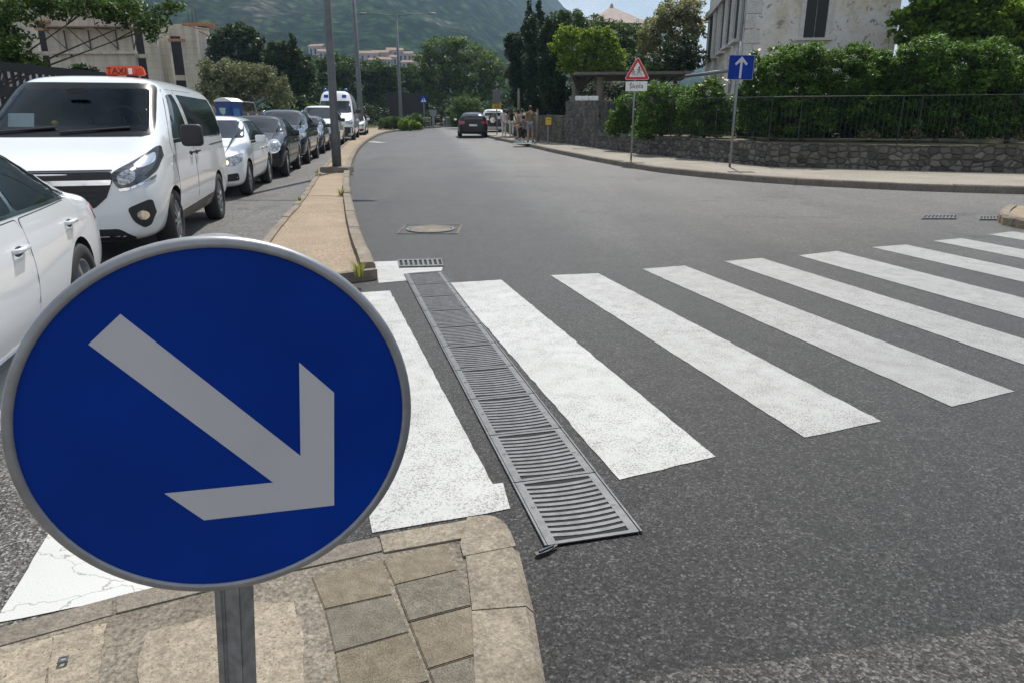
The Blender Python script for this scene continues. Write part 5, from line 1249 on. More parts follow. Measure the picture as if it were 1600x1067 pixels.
# ---- slatted fence, portable toilet, site barrier on the left
zf = 2.52; a = A(-70, 108, 13.6); c = A(185, 126.5, 18.6); a.z = c.z = 0
t = empty('slatted_fence', (a.x, a.y, gz(0, a.y)), 0, 'black metal fence with pale gaps between slats above the van at the left edge', 'fence'); d = c-a; L = d.length; u = d/L
for z, h_ in ((2.42, .17), (1.95, .2), (.15, .1)): MB().box(d/2+Vector((0, 0, z)), (L, .06, h_), rz=math.atan2(d.y, d.x)).build('rail', M['black'], t)
mb = MB(); k = int(L/.2)
for j in range(k+1): mb.box(u*L*j/k+Vector((0, 0, 1.25)), (.085, .03, 2.3), rz=math.atan2(d.y, d.x))
mb.build('slats', M['black'], t)
wl_ = [Vector((p.x, p.y, 0)) for p in (A(-90, 130, 15.6), A(200, 130, 21))]
wall('site_wall', wl_, [2.5, 2.45], .25, M['white'], 'pale wall glimpsed through the slats of the black fence at the left edge')
Yt = 36.0; p0, p1 = A(344, 185, Yt), A(375, 185, Yt); zt = A(360, 157, Yt).z; g_ = gz(0, Yt); t = empty('portable_toilet', ((p0.x+p1.x)/2, Yt, g_), R(-14), 'blue portable toilet cabin with a curved white roof behind the white hatchback', 'portable toilet')
M['plasticblue'] = plain('blue_plastic', (.012, .05, .24), .45); wd = (p1.x-p0.x)*.92; h_ = zt-g_-.08
MB().box((0, 0, h_/2), (wd, wd, h_)).build('cabin', M['plasticblue'], t, bevel=.03)
MB().prism([(-wd/2-.05, h_), (wd/2+.05, h_), (wd*.42, h_+.09), (wd*.22, h_+.16), (0, h_+.185), (-wd*.22, h_+.16), (-wd*.42, h_+.09)], -wd/2-.05, wd/2+.05, lambda x, y, z: (x, z, y+.002)).build('roof', M['white'], t)
dr_ = MB().box((0, -wd/2-.012, h_*.46), (wd*.74, .03, h_*.84)).build('door', M['plasticblue'], t, bevel=.01)
MB().prism([(-.22, h_-.28), (.14, h_-.28), (.10, h_-.55), (-.03, h_-.6), (-.16, h_-.5)], wd/2+.028, wd/2+.034, fx).build('pale_notice', plain('pale_green', (.34, .52, .42), .6), dr_)
MB().box((wd*.3, -wd/2-.04, h_*.5), (.05, .05, .14)).build('handle', M['trim'], dr_); MB().box((wd/2+.01, -.1, h_*.72), (.03, .5, .5)).build('vent', plain('light_blue_plastic', (.06, .2, .42), .5), t)
t = empty('site_barrier', A(377, 190, 37.5)*1, 0, 'pale concrete posts with dark panels and a thin metal frame right of the portable toilet', 'barrier'); o0 = t.location
o0.z = gz(0, 37.5)
for px in (336, 381, 394, 408, 421): p = A(px, 178, 37.5)-o0; MB().box((p.x, 0, p.z/2), (.26, .2, p.z)).build('post', M['pave'], t)
p0, p1 = A(334, 178, 37.5)-o0, A(424, 178, 37.5)-o0; MB().box(((p0.x+p1.x)/2, 0, p0.z+.04), (p1.x-p0.x, .24, .1)).build('cap', M['pave'], t)
MB().box(((p0.x+p1.x)/2, .05, p0.z/2-.06), (p1.x-p0.x-.1, .08, p0.z-.1)).build('panel', M['dark'], t)
mb = MB(); P = [A(376, 159.5, 37.5)-o0, A(397, 161.5, 37.5)-o0, A(402, 178, 37.5)-o0]
for a, c in zip(P, P[1:]): mb.tube([a, c], .035, 8)
mb.build('metal_frame', M['galv'], t)
wall('dark_wall', [Vector((p.x, p.y, 0)) for p in (A(604, 190, 80), A(640, 190, 79), A(664, 190, 78))], [3.3, 3.3, 3.2], .3, plain('dark_render', (.028, .022, .02), .9), 'dark brown wall behind the clipped hedge at the bend')
# ---- small street things on the right
p = G(856.5, 225, .13); p.y += .0; t = empty('yellow_box', p, 0, 'yellow box on a post against the shaded stone wall', 'post box')
hz_ = A(857, 196, p.y).z-p.z; ht_ = A(857, 184, p.y).z-p.z
MB().tube([(0, 0, 0), (0, 0, hz_)], .04, 8).build('post', M['galv'], t); MB().box((0, 0, (hz_+ht_)/2), (.26, .2, ht_-hz_)).build('box', M['yellow'], t, bevel=.015); MB().box((0, -.105, ht_-.1), (.16, .01, .02)).build('slot', M['black'], t)
for px, py, top, r, lab in ((839.5, 222, 172, .07, 'grey post on the pavement beside the man in the brown shirt'), (810.5, 214.5, 140, .09, 'grey utility pole rising into the trees behind the people')):
    b_ = G(px, py, .13); t = empty('utility_pole', b_, 0, lab, 'pole'); h_ = A(px, top, b_.y).z-b_.z
    MB().tube([(0, 0, 0), (0, 0, h_)], [r, r*.8], 10).build('shaft', M['pave'], t, True); MB().tube([(0, 0, 0), (0, 0, .12)], r*1.5, 10).build('base', M['kerb_dark'], t); MB().tube([(0, 0, h_), (0, 0, h_+.04)], r*.95, 10).build('cap', M['galv'], t)
# ================================================================== VEGETATION
def leaves(name, clumps, n, leaf, mat, parent, aspect=.5, sub=.30, droop=0.0, fill=.55, up=.35, seed=0):
    rng = np.random.default_rng(seed+11); cl = np.array([[c[0], c[1], c[2], c[3], c[4], c[5]] for c in clumps], float)
    wgt = (cl[:, 3]*cl[:, 5]+cl[:, 4]*cl[:, 5]+cl[:, 3]*cl[:, 4]); wgt /= wgt.sum(); P = []
    for c, w in zip(cl, wgt):
        m = max(8, int(n*w)); k = max(6, int(14/sub**1.6*.09*6)); d = rng.normal(size=(k, 3)); d /= np.linalg.norm(d, axis=1)[:, None]
        cen = d*(rng.uniform(fill, 1.0, (k, 1))); i = rng.integers(0, k, m); rr = rng.normal(size=(m, 3)); rr /= np.linalg.norm(rr, axis=1)[:, None]
        sz = rng.uniform(.6, 1.25, k)[i][:, None]; q = cen[i]+rr*(rng.uniform(.25, 1, (m, 1))**.6)*sub*sz; P.append(q*c[3:6]+c[0:3])
    P = np.concatenate(P); m = len(P)
    a = rng.normal(size=(m, 3)); a[:, 2] = a[:, 2]*.7-droop; a /= np.linalg.norm(a, axis=1)[:, None]
    nn = rng.normal(size=(m, 3)); nn[:, 2] += up*3; b_ = np.cross(nn, a); b_ /= (np.linalg.norm(b_, axis=1)[:, None]+1e-9)
    s = leaf*rng.uniform(.65, 1.35, (m, 1)); L = a*s; Wd = b_*s*aspect*.5; bend = np.cross(a, b_)*s*.12
    V = np.stack([P-L*.5, P+Wd-bend, P+L*.5, P-Wd-bend], 1).reshape(-1, 3)
    me = bpy.data.meshes.new(name); me.vertices.add(len(V)); me.vertices.foreach_set('co', V.ravel()); me.loops.add(4*m); me.loops.foreach_set('vertex_index', np.arange(4*m)); me.polygons.add(m)
    me.polygons.foreach_set('loop_start', np.arange(0, 4*m, 4)); me.polygons.foreach_set('loop_total', np.full(m, 4)); me.update(); me.validate(); me.materials.append(mat)
    o = bpy.data.objects.new(name, me); COL.objects.link(o); o.parent = parent; return o
LM = dict(
 pine=leaf_mat('pine_needles', (.010, .022, .007), (.035, .062, .016), .18), dark=leaf_mat('dark_leaves', (.008, .020, .007), (.026, .050, .015), .2),
 cyp=leaf_mat('cypress_leaves', (.009, .022, .010), (.030, .052, .020), .15), olive=leaf_mat('olive_leaves', (.055, .075, .04), (.15, .18, .11), .22),
 mid=leaf_mat('green_leaves', (.012, .032, .007), (.05, .095, .02), .25), lime=leaf_mat('lime_leaves', (.03, .075, .008), (.15, .24, .025), .42),
 big=leaf_mat('broad_leaves', (.012, .034, .007), (.085, .15, .02), .26), ole=leaf_mat('oleander_leaves', (.009, .032, .005), (.09, .19, .028), .30),
 fig=leaf_mat('fig_leaves', (.02, .06, .008), (.14, .24, .03), .5),
 hedge=leaf_mat('clipped_hedge', (.028, .060, .012), (.06, .11, .025), .25), pale=leaf_mat('pale_leaves', (.08, .10, .05), (.22, .24, .12), .35), flower=leaf_mat('flowers', (.62, .5, .5), (.8, .75, .72), .3))
def tree(name, label, Y, clumps, n, leaf, mat, px_trunk=None, bark='bark', cat='tree', group=None, tr=.16, depth=1.0, ground=None, limbs=True, **kw):
    # clumps: (px, py, half width px, half height px, extra distance m)
    C_ = []
    for c in clumps:
        y = Y+(c[4] if len(c) > 4 else 0); p = A(c[0], c[1], y); C_.append([p.x, y, p.z, c[2]/F*y, max(.35, c[2]/F*y*depth), c[3]/F*y])
    px = px_trunk if px_trunk is not None else sum(c[0] for c in clumps)/len(clumps); bx = X(px, Y, 190); bz = gz(0, Y)-.05 if ground is None else ground
    t = empty(name, (bx, Y, bz), 0, label, cat, group); base = Vector((bx, Y, bz)); Cl = [[c[0]-bx, c[1]-Y, c[2]-bz, *c[3:]] for c in C_]
    top = max(c[2] for c in Cl); low = min(c[2]-c[5]*.4 for c in Cl); mb = MB()
    fork = Vector((random.uniform(-.1, .1), 0, max(.3, min(low, top*.45)))); mb.tube([(0, 0, 0), fork*.5+Vector((random.uniform(-.08, .08), 0, 0)), fork], [tr*1.25, tr, tr*.85], 8)
    if limbs:
        for c in Cl[::limbs if limbs is not True else 1]:
            e = Vector(c[:3]); m_ = (fork+e)/2+Vector((random.uniform(-.2, .2)*c[3], random.uniform(-.2, .2)*c[3], .1*c[5])); mb.tube([fork-Vector((0, 0, .05)), m_, e], [tr*.6, tr*.38, tr*.14], 6)
            for _ in range(3):
                d = Vector((random.uniform(-1, 1)*c[3], random.uniform(-1, 1)*c[4], random.uniform(-.5, .9)*c[5]))*.75; mb.tube([m_.lerp(e, .6), e+d*.5, e+d], [tr*.25, tr*.15, tr*.05], 5)
    mb.build('trunk', M[bark], t, True)
    leaves('crown', Cl, n, leaf, LM[mat], t, seed=int(abs(bx*7+Y*13)), **kw); return t
# over the unfinished building, top left: nearer branches
tree('overhanging_tree', 'dark tree with drooping branches across the top left corner', 17, [(20, 8, 70, 24), (95, 6, 55, 16, .5), (150, 8, 45, 15), (205, 18, 42, 24, .6), (240, 42, 26, 26), (165, 22, 30, 14), (10, 55, 34, 24), (-30, 60, 50, 70, .5), (265, 10, 22, 12)], 11000, .10, 'mid', px_trunk=-60, sub=.30, fill=.3, droop=.2, tr=.05, limbs=2)
tree('leafy_sapling', 'yellow-green branch of leaves hanging below the dark tree at the left edge', 16.2, [(22, 72, 20, 18), (42, 94, 18, 13, .2), (8, 90, 16, 18), (52, 104, 12, 8)], 1700, .10, 'hedge', px_trunk=-25, sub=.42, fill=.3, tr=.05)
tree('palm_shrub', 'small dark shrub in front of the concrete wall behind the black fence', 24, [(134, 108, 16, 6), (128, 112, 14, 7)], 700, .22, 'dark', sub=.5, tr=.05, aspect=.25, cat='shrub')
tree('pine_tree', 'dark pine with flat clumps right of the unfinished building', 62, [(350, 66, 20, 16), (372, 55, 22, 15, 1), (392, 72, 22, 22), (405, 92, 18, 16), (355, 92, 26, 18, 1), (380, 110, 34, 26, 2)], 15000, .3, 'pine', group='pines behind the queue', sub=.3)
tree('pine_tree', 'taller-shouldered dark pine over the dark estate car, left of the nearest lamp post', 60, [(440, 84, 24, 18), (462, 98, 22, 22, 1), (430, 110, 26, 24), (452, 135, 30, 30, 1), (457, 64, 5, 8), (475, 130, 20, 30)], 15000, .3, 'pine', group='pines behind the queue', sub=.3)
tree('olive_bush', 'grey-green olive bush behind the blue portable toilet', 43, [(335, 112, 22, 16), (362, 118, 30, 22), (395, 120, 28, 22, .5), (345, 145, 32, 30), (385, 150, 36, 28, 1), (425, 132, 26, 22), (440, 150, 20, 24, 1)], 15000, .17, 'olive', bark='barkgrey', sub=.3, tr=.12)
tree('round_shrub', 'yellow-green shrub above the roof of the white minivan', 52, [(478, 172, 14, 10), (490, 174, 10, 9), (468, 178, 10, 8)], 2400, .16, 'lime', cat='shrub', sub=.35, tr=.05)
tree('dark_bush', 'near-black tall bush mass behind the queue under the pines', 50, [(455, 170, 26, 24), (430, 178, 24, 18), (505, 165, 30, 32, 3), (540, 175, 22, 24, 6)], 9000, .22, 'dark', cat='bush', sub=.35, tr=.08)
for i, (lab, Y, cl) in enumerate((('green roadside tree between the nearest and second lamp posts', 82, [(500, 116, 26, 20), (525, 104, 26, 16), (548, 112, 24, 18, 2), (515, 142, 34, 28, 1), (545, 150, 26, 30)]),
                        ('green roadside tree directly right of the second lamp post', 86, [(585, 112, 26, 16), (605, 124, 22, 18), (575, 135, 30, 24, 1), (600, 158, 34, 30)]),
                        ('low dark green tree by the two-armed lamp post', 90, [(625, 120, 20, 14), (640, 128, 16, 16), (632, 150, 28, 26, 1), (618, 172, 26, 20)]))):
    tree('roadside_tree', lab, Y, cl, 11000, .34, 'mid', group='trees at the bend', sub=.32)
tree('spreading_tree', 'large spreading dark green tree at the centre beyond the bend', 88, [(690, 72, 30, 13), (712, 66, 22, 8), (665, 88, 24, 9), (735, 84, 32, 13, 2), (765, 100, 28, 15), (700, 92, 36, 13, 1), (660, 112, 26, 14, 2), (690, 122, 40, 20), (740, 122, 44, 24, 1), (775, 130, 26, 26), (665, 142, 30, 24, 2), (710, 152, 46, 26), (755, 162, 40, 26), (650, 168, 24, 24)], 30000, .30, 'big', sub=.22, tr=.45, fill=.45)
tree('bright_shrub', 'rounded light green shrub behind the black hatchback at the bend', 66, [(722, 164, 16, 14), (735, 170, 20, 16), (715, 178, 16, 14), (745, 182, 18, 12), (722, 186, 22, 12)], 7500, .17, 'hedge', cat='shrub', sub=.32, tr=.06)
tree('backing_bush', 'dark bush mass under the large spreading tree beyond the bend', 76, [(690, 180, 22, 18), (715, 172, 26, 24, 3), (760, 180, 30, 22, 3), (790, 175, 24, 26), (668, 188, 14, 10), (575, 180, 30, 18), (545, 182, 20, 20)], 9000, .3, 'dark', cat='bush', sub=.36, tr=.06)
tree('low_bush', 'low dark bush by the rail across the road at the bend', 72, [(708, 191, 10, 8), (716, 193, 8, 7)], 1500, .18, 'mid', cat='bush', tr=.04)
tree('clipped_hedge', 'clipped dark green hedge on the verge at the bend around the two-armed lamp post', 60.5, [(603, 194, 14, 9), (616, 193.5, 14, 9.5), (629, 193, 12, 9)], 9000, .10, 'hedge', cat='hedge', depth=.9, sub=.3, tr=.05)
tree('lime_shrub', 'bright yellow-green shrub in front of the clipped hedge at the bend', 59.6, [(632, 195, 9, 8), (643, 196, 9, 7.5), (652, 197, 6, 6)], 6000, .11, 'lime', cat='shrub', sub=.33, tr=.04)
tree('dome_shrub', 'dome-shaped darker green shrub at the right end of the clipped hedge', 62.5, [(648, 187, 13, 9), (655, 193, 9, 9)], 5000, .12, 'hedge', cat='shrub', sub=.3, tr=.04)
# right side of the street
tree('fir_tree', 'left of two slender dark fir spires above the cypress group', 52, [(827, 12, 4, 9), (827, 28, 8, 10), (826, 45, 12, 12), (822, 62, 14, 14), (824, 90, 20, 30)], 5200, .2, 'cyp', depth=1, group='fir spires', droop=.5, sub=.42, tr=.1, fill=.2)
tree('fir_tree', 'right and slightly taller of two slender dark fir spires above the cypress group', 53, [(842, 6, 4, 10), (843, 22, 8, 10), (845, 36, 12, 10), (843, 55, 14, 14), (842, 90, 18, 30)], 5200, .2, 'cyp', depth=1, group='fir spires', droop=.5, sub=.42, tr=.1, fill=.2)
for lab, Y, cl in (('leftmost bulging dark cypress over the people on the pavement', 45, [(808, 68, 18, 14), (802, 84, 14, 12), (818, 92, 20, 24), (812, 118, 20, 24), (822, 145, 22, 26)]),
               ('tall dark cypress in the middle of the cypress group', 42, [(836, 52, 18, 24), (840, 85, 22, 30), (842, 120, 24, 32), (845, 152, 24, 26), (850, 176, 22, 18)]),
               ('dark cypress nearest the tall stone wall', 38.5, [(862, 55, 20, 22), (864, 86, 22, 26), (862, 115, 20, 28), (868, 140, 24, 26), (872, 165, 20, 22), (870, 185, 18, 18)])):
    tree('cypress', lab, Y, cl, 15000, .15, 'cyp', group='dark cypresses', sub=.3, tr=.2, droop=-.2)
tree('backing_tree', 'dark green leafy tree behind the lime-green tree below the hipped roof', 52, [(875, 30, 16, 12), (895, 34, 24, 16), (925, 48, 30, 20), (960, 55, 30, 18), (985, 62, 26, 22), (910, 75, 40, 28), (960, 88, 44, 26)], 17000, .2, 'mid', sub=.3, tr=.2)
tree('lime_tree', 'lime-green sunlit tree above the pergola', 36.8, [(885, 52, 14, 12), (900, 58, 20, 15), (918, 68, 20, 16), (945, 52, 14, 10), (955, 70, 14, 14), (938, 82, 20, 16), (900, 84, 22, 18), (920, 102, 24, 14), (890, 105, 18, 16), (965, 92, 18, 16), (872, 72, 14, 18), (945, 108, 22, 12), (930, 55, 16, 12)], 9500, .15, 'lime', px_trunk=905, ground=.7, sub=.26, fill=.35, tr=.10)
tree('garden_tree', 'tall loose grey-green tree left of the old house', 42, [(1020, 45, 22, 18), (1045, 20, 24, 20), (1075, 12, 24, 22), (1060, 50, 30, 22), (1085, 45, 20, 26), (1030, 75, 26, 18), (1065, 85, 30, 18), (1010, 70, 20, 20)], 12000, .17, 'pale', ground=.7, sub=.3, tr=.14, fill=.4)
tree('dark_bush', 'dark dense bush at the foot of the old house side wall', 37, [(1060, 82, 26, 16), (1085, 92, 20, 16), (1040, 96, 30, 12), (1075, 70, 16, 14), (985, 100, 34, 12, 4), (930, 140, 40, 22, 6), (985, 145, 36, 16, 5)], 13000, .14, 'dark', ground=.7, cat='bush', sub=.32, tr=.1)
tree('pergola_vine', 'bright green vine spread over the flat pergola roof', 37.5, [(965, 113, 16, 4), (990, 110, 18, 6), (1020, 108, 20, 7), (1048, 106, 18, 8), (1070, 110, 14, 6)], 6500, .14, 'hedge', ground=.7, cat='vine', depth=1.6, sub=.38, tr=.06)
# oleanders on the garden bank behind the low wall
def oleander(lab, Y, cl, n, leaf=.13, mat='ole', flowers=0, **kw):
    t = tree('oleander_bush', lab, Y, cl, n, leaf, mat, cat='bush', group='oleanders behind the iron fence', ground=.72, sub=.24, aspect=.26, depth=1.0, tr=.07, up=.5, fill=.6, **kw)
    if flowers:
        c = cl[0]; p = A(c[0], c[1], Y)-t.location
        leaves('flowers', [(p.x, p.y-.5, p.z, c[2]/F*Y*1.1, c[2]/F*Y, c[3]/F*Y*1.2)], flowers, .075, LM['flower'], t, aspect=.9, sub=.4, fill=.8)['kind'] = 'stuff'
    return t
oleander('low oleander bush left of the school crossing sign pole', 28.5, [(972, 180, 20, 14), (985, 160, 22, 18), (965, 196, 22, 16), (990, 198, 24, 16)], 6500)
oleander('rounded oleander bush between the two sign poles', 25.9, [(1025, 150, 28, 20), (1055, 158, 30, 24), (1020, 182, 30, 22), (1060, 190, 34, 22), (1015, 205, 30, 12)], 12000)
oleander('oleander bush with pink flowers just left of the arrow sign', 24.2, [(1108, 145, 26, 20), (1085, 160, 26, 24), (1120, 172, 26, 26), (1095, 190, 32, 22), (1125, 203, 26, 14)], 12000, flowers=26)
oleander('oleander bush with white flowers just right of the arrow sign', 22.5, [(1180, 112, 20, 28), (1190, 150, 24, 30), (1172, 175, 20, 30), (1200, 190, 30, 26), (1165, 150, 14, 24)], 13000, flowers=30)
oleander('broad tall oleander bush under the tall dark window of the house', 21.7, [(1250, 88, 44, 20), (1225, 110, 36, 26), (1280, 110, 40, 28), (1245, 145, 48, 32), (1295, 150, 40, 34), (1250, 188, 56, 24)], 25000)
oleander('middle oleander bush below the grey stain on the house front', 21.4, [(1345, 92, 40, 20), (1375, 105, 40, 24), (1340, 125, 44, 30), (1390, 140, 40, 34), (1350, 165, 50, 28), (1380, 192, 44, 22)], 25000)
oleander('highest domed oleander bush, topping the hedge right of the house', 20.9, [(1455, 82, 44, 22), (1430, 100, 40, 28), (1490, 96, 40, 26), (1450, 130, 56, 36), (1500, 140, 40, 36), (1460, 175, 56, 30)], 27000)
oleander('last oleander bush of the hedge at the right edge', 20.3, [(1545, 85, 34, 22), (1570, 110, 40, 28), (1610, 125, 40, 34), (1540, 140, 44, 36), (1590, 165, 50, 36), (1650, 150, 50, 50), (1545, 190, 44, 26)], 26000)
tree('hedge_understory', 'dark undergrowth filling the bank behind the oleanders', 24.6, [(1180, 190, 34, 34), (1240, 180, 44, 44), (1310, 175, 50, 50), (1380, 170, 50, 55), (1450, 170, 50, 55), (1520, 165, 50, 60), (1600, 165, 60, 60), (1110, 190, 40, 26, 2), (1050, 192, 40, 24, 4), (985, 192, 40, 24, 6)], 16000, .24, 'dark', ground=.7, cat='bush', sub=.4, depth=.5, limbs=False)
tree('fig_tree', 'large broad-leaved tree with bright leaf tips at the top right corner', 25.5, [(1440, 18, 36, 22), (1425, 48, 26, 20), (1480, 30, 46, 34), (1540, 20, 50, 34), (1590, 45, 50, 44), (1520, 62, 46, 30), (1460, 62, 36, 20), (1640, 20, 50, 60), (1500, -20, 70, 30)], 24000, .17, 'fig', px_trunk=1560, ground=.7, aspect=.8, sub=.3, tr=.2)
# ground plants catching light between the stems, behind the fence
for px, Y, lab in ((1355, 20.6, 'small sunlit yellow-green plant behind the fence below the grey wall stain'), (1422, 20.3, 'tiny sunlit plant on the wall top below the domed oleander'), (1495, 20.0, 'low sunlit plant on the wall top near the right end of the fence'), (1598, 19.6, 'sunlit yellow-green plant on the wall top at the right edge'), (1205, 21.6, 'small sunlit plant on the wall top right of the arrow sign pole')):
    tree('bank_plant', lab, Y+.5, [(px, 208, 11, 11), (px+6, 214, 9, 6)], 260, .10, 'pale', ground=.9, cat='plant', group='sunlit plants behind the iron fence', sub=.5, tr=.012)
# ================================================================== PEOPLE
def skin_chain(name, pts, edges, rad, mat, parent, root=0, lev=1):
    me = bpy.data.meshes.new(name); me.from_pydata(pts, edges, []); o = bpy.data.objects.new(name, me); COL.objects.link(o); o.parent = parent; me.materials.append(mat)
    md = o.modifiers.new('s', 'SKIN'); md.use_smooth_shade = True; md.branch_smoothing = .6
    for i, r in enumerate(rad): me.skin_vertices[0].data[i].radius = (r, r) if not isinstance(r, tuple) else r
    me.skin_vertices[0].data[root].use_root = True
    s = o.modifiers.new('u', 'SUBSURF'); s.levels = lev; s.render_levels = lev
    dg = bpy.context.evaluated_depsgraph_get(); dg.update(); m2 = bpy.data.meshes.new_from_object(o.evaluated_get(dg)); o.modifiers.clear(); o.data = m2
    if not m2.materials: m2.materials.append(mat)
    m2.polygons.foreach_set('use_smooth', [True]*len(m2.polygons)); return o
def person(px, py, hgt, face, label, top, bottom, hair, sleeve=.5, legs='long', step=.12, arms=((.0, .05), (.0, .05)), crouch=0, hairlen=0, dy=0.0):
    b_ = G(px, py, .135); t = empty('person', b_, face, label, 'person', 'people on the pavement'); k = hgt/1.72; t.scale = (k, k, k)
    pel = .93-crouch*.42; z = lambda a: a-crouch*.42; fw = .12*crouch
    P = dict(pel=(0, 0, pel), sp=(0, .01+fw*.6, pel+.22), ch=(0, fw, pel+.43), nk=(0, fw, pel+.545), hd=(0, fw+.01, pel+.62), tp=(0, fw+.0, pel+.74), ns=(0, fw+.105, pel+.655))
    E = [('pel', 'sp'), ('sp', 'ch'), ('ch', 'nk'), ('nk', 'hd'), ('hd', 'tp'), ('hd', 'ns')]; Rd = dict(pel=(.135, .10), sp=(.125, .09), ch=(.15, .10), nk=.052, hd=.085, tp=.072, ns=.018)
    for s, nme in ((-1, 'r'), (1, 'l')):
        ax, ay = arms[0 if s < 0 else 1]
        st_ = step*s; kn = (s*.10, .30*crouch+st_*.5+.02, .50-crouch*.02); an = (s*.10, st_-.02+.02*crouch, .085)
        P.update({nme+'sh': (s*.175, fw, pel+.46), nme+'el': (s*(.215+ax*.3), fw-.02+ay*.6, pel+.20+ay*.15), nme+'wr': (s*(.235+ax*.2), fw+.04+ay*1.6, pel-.03+ay*1.0), nme+'pm': (s*(.235+ax*.1), fw+.06+ay*2.0, pel-.11+ay*1.2),
                  nme+'hp': (s*.09, 0, pel-.04), nme+'kn': kn, nme+'an': an, nme+'he': (s*.10, an[1]-.04, .045), nme+'to': (s*.115, an[1]+.17, .03)})
        E += [('ch', nme+'sh'), (nme+'sh', nme+'el'), (nme+'el', nme+'wr'), (nme+'wr', nme+'pm'), ('pel', nme+'hp'), (nme+'hp', nme+'kn'), (nme+'kn', nme+'an'), (nme+'an', nme+'he'), (nme+'an', nme+'to')]
        Rd.update({nme+'sh': .058, nme+'el': .042, nme+'wr': .028, nme+'pm': (.036, .018), nme+'hp': .095, nme+'kn': .06, nme+'an': .04, nme+'he': .036, nme+'to': .032})
        pm = Vector(P[nme+'pm']); d = (pm-Vector(P[nme+'wr'])).normalized(); w_ = Vector((0, 1, 0)) if abs(d.y) < .8 else Vector((0, 0, 1)); w_ = (w_-d*w_.dot(d)).normalized()
        for i, (o_, L) in enumerate(((-.026, .060), (-.009, .075), (.009, .08), (.026, .07))):
            a = pm+w_*o_+d*.02; c = a+d*L+Vector((-s*.015, 0, 0)); P[f'{nme}f{i}'] = tuple(c); E.append((nme+'pm', f'{nme}f{i}')); Rd[f'{nme}f{i}'] = .0085
        c = pm+w_*.05+d*.01; P[nme+'th'] = tuple(c); E.append((nme+'pm', nme+'th')); Rd[nme+'th'] = .01
    ks = list(P); ix = {q: i for i, q in enumerate(ks)}
    body = skin_chain('body', [P[q] for q in ks], [(ix[a], ix[c]) for a, c in E], [Rd[q] for q in ks], M['skin'], t)
    g = .016
    def sub(name, keys, edges, rad, mat, lift=0):
        i2 = {q: i for i, q in enumerate(keys)}; return skin_chain(name, [P[q] if isinstance(q, str) else q for q in keys], [(i2[a], i2[c]) for a, c in edges], rad, mat, t)
    for s in 'rl':
        P[s+'slv'] = tuple(Vector(P[s+'sh']).lerp(Vector(P[s+'el']), sleeve if sleeve <= 1 else 1)); P[s+'cuf'] = tuple(Vector(P[s+'kn']).lerp(Vector(P[s+'an']), .9)); P[s+'srt'] = tuple(Vector(P[s+'hp']).lerp(Vector(P[s+'kn']), .9))
    P['nb'] = tuple(Vector(P['ch']).lerp(Vector(P['nk']), .55)); P['hem'] = (P['pel'][0], P['pel'][1], P['pel'][2]-.05)
    sub('top', ['hem', 'pel', 'sp', 'ch', 'nb', 'rsh', 'rslv', 'lsh', 'lslv'], [('hem', 'pel'), ('pel', 'sp'), ('sp', 'ch'), ('ch', 'nb'), ('ch', 'rsh'), ('rsh', 'rslv'), ('ch', 'lsh'), ('lsh', 'lslv')], [(.15, .115), (.152, .118), (.142, .108), (.168, .118), .075, .074, .058, .074, .058], top)
    e = 'cuf' if legs == 'long' else 'srt'
    ks2 = ['pel', 'rhp', 'rkn', 'rcuf', 'lhp', 'lkn', 'lcuf'] if legs == 'long' else ['pel', 'rhp', 'rsrt', 'lhp', 'lsrt']
    ed2 = [('pel', 'rhp'), ('rhp', 'rkn'), ('rkn', 'rcuf'), ('pel', 'lhp'), ('lhp', 'lkn'), ('lkn', 'lcuf')] if legs == 'long' else [('pel', 'rhp'), ('rhp', 'rsrt'), ('pel', 'lhp'), ('lhp', 'lsrt')]
    rd2 = [(.145, .115), .112, .082, .07, .112, .082, .07] if legs == 'long' else [(.148, .118), .115, .095, .115, .095]
    sub('trousers' if legs == 'long' else 'shorts', ks2, ed2, rd2, bottom)
    hp = Vector(P['hd']); MB().ellip(hp+Vector((0, -.02, .055)), (.098, .112, .115)).build('hair', hair, t, True)
    if hairlen: MB().ellip(hp+Vector((0, -.085, -.07)), (.085, .05, .17)).build('long_hair', hair, t, True)
    for s in (-1, 1):
        MB().ellip(hp+Vector((s*.033, .082, .045)), (.012, .008, .008)).build('eye', M['black'], t)
        MB().ellip(Vector(P[('r' if s < 0 else 'l')+'an'])+Vector((s*.008, .07, -.045)), (.05, .14, .04)).build('shoe', M['white'] if legs == 'long' else M['trim'], t, True)
    return t
cl = lambda nme, c: plain(nme, c, .85, var=.15, sc=8)
hb1, hb2 = plain('brown_hair', (.06, .03, .015), .6), plain('dark_hair', (.015, .01, .008), .6)
person(787.5, 213, 1.56, R(10), 'woman in a white top and pale trousers walking away beside the parked cars', cl('white_top', (.62, .62, .62)), cl('pale_trousers', (.55, .53, .47)), hb2, .6, step=.10)
person(799.5, 213.5, 1.57, R(-6), 'long-haired woman in a black top and white trousers walking away on the pavement', cl('black_top', (.012, .012, .014)), cl('white_trousers', (.58, .56, .52)), hb1, .15, step=-.12, hairlen=1, arms=((.1, .02), (.1, .1)))
person(828.5, 222.5, 1.72, R(-12), 'tall man in a brown shirt and grey shorts standing with his back to the viewer', cl('brown_shirt', (.17, .12, .06)), cl('grey_shorts', (.24, .235, .25)), hb1, .6, legs='short', step=.08, arms=((.1, .16), (.06, .04)))
person(819.5, 221, 1.55, R(50), 'crouching person in dark clothes beside the tall man', cl('grey_top', (.20, .17, .15)), cl('dark_trousers', (.015, .014, .016)), hb2, .8, crouch=.75, step=.05, arms=((.05, .22), (.05, .2)))
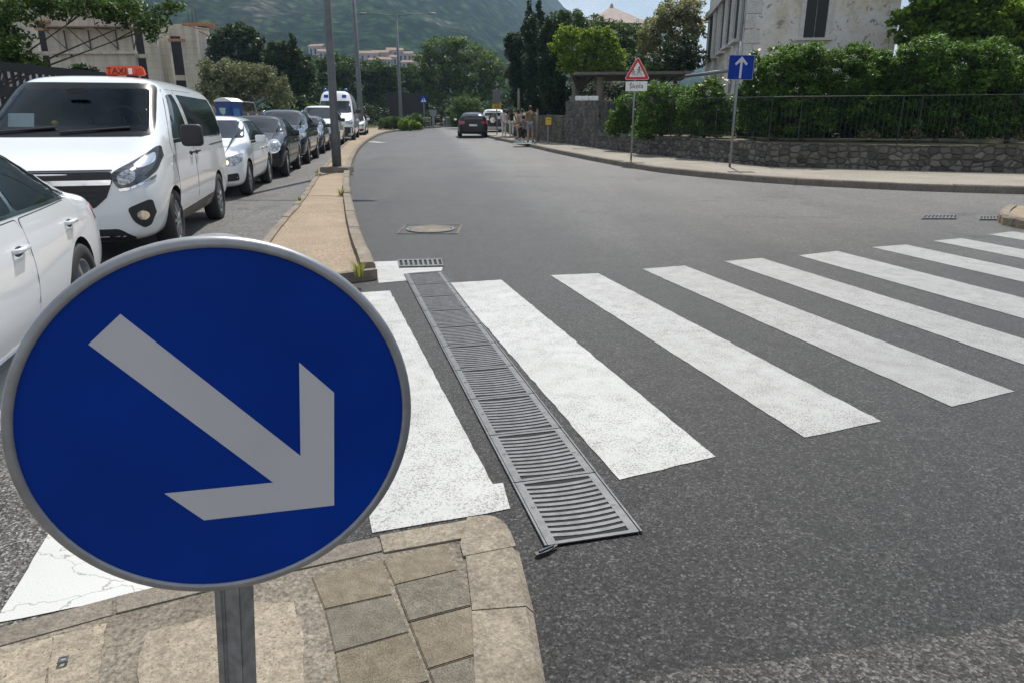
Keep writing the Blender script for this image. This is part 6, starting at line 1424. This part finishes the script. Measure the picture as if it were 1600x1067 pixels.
person(809, 217.5, 1.52, R(80), 'woman in a dusty pink dress standing beyond the crouching person', cl('pink_dress', (.45, .32, .30)), cl('pink_skirt', (.42, .31, .29)), hb2, .4, legs='short', step=.04)
person(815, 219.5, 1.57, R(150), 'dark-haired person in a grey top facing the tall man', cl('dusky_top', (.30, .25, .24)), cl('black_trousers', (.02, .02, .022)), hb2, .5, step=.05)
# bag and cloth by them
def blob(name, px, py, dims, mat, lab, cat):
    b_ = G(px, py, .135); t = empty(name, b_, R(15), lab, cat); x, y, z = dims
    mb = MB(); mb.box((0, 0, z/2), (x, y, z), taper=.82); o = mb.build('bag_body', mat, t, bevel=min(dims)*.25); 
    MB().tube([(-x*.25, 0, z*.9), (-x*.15, 0, z*1.35), (x*.15, 0, z*1.35), (x*.25, 0, z*.9)], .015, 6).build('handle', M['trim'], t, True); MB().box((0, -y/2+.01, z*.55), (x*.7, .02, z*.5)).build('pocket', mat, t, bevel=.008)
blob('bag', 805.5, 213, (.55, .3, .3), plain('blue_grey_cloth', (.10, .15, .19), .8), 'blue-grey bag on the pavement behind the woman in the pink dress', 'bag')
c = G(821, 225, .14); v = []; nu, nv = 14, 8
for j in range(nv+1):
    for i in range(nu+1): x, y = (i/nu-.5)*1.15, (j/nv-.5)*.9; v.append((x+.03*math.sin(y*9), y+.03*math.sin(x*8), .012+.035*max(0, mn.noise(Vector((x*4, y*4, 1))))))
o = mk('cloth', v, [(j*(nu+1)+i, j*(nu+1)+i+1, (j+1)*(nu+1)+i+1, (j+1)*(nu+1)+i) for j in range(nv) for i in range(nu)], plain('teal_cloth', (.07, .26, .26), .8), None, True); o.location = c
tag(o, 'crumpled teal cloth spread on the pavement at the tall man’s feet', 'cloth')

# ================================================================== AIR
hm_, n, l, b = nmat('haze'); n.remove(b); vol = n.new('ShaderNodeVolumePrincipled'); vol.inputs['Color'].default_value = (.48, .70, 1, 1); vol.inputs['Density'].default_value = .00032; vol.inputs['Anisotropy'].default_value = .25
l.new(vol.outputs[0], n['Material Output'].inputs['Volume'])
hz_o = MB().box((-100, 780, 345), (2700, 1760, 712)).build('haze', hm_); hz_o['kind'] = 'stuff'
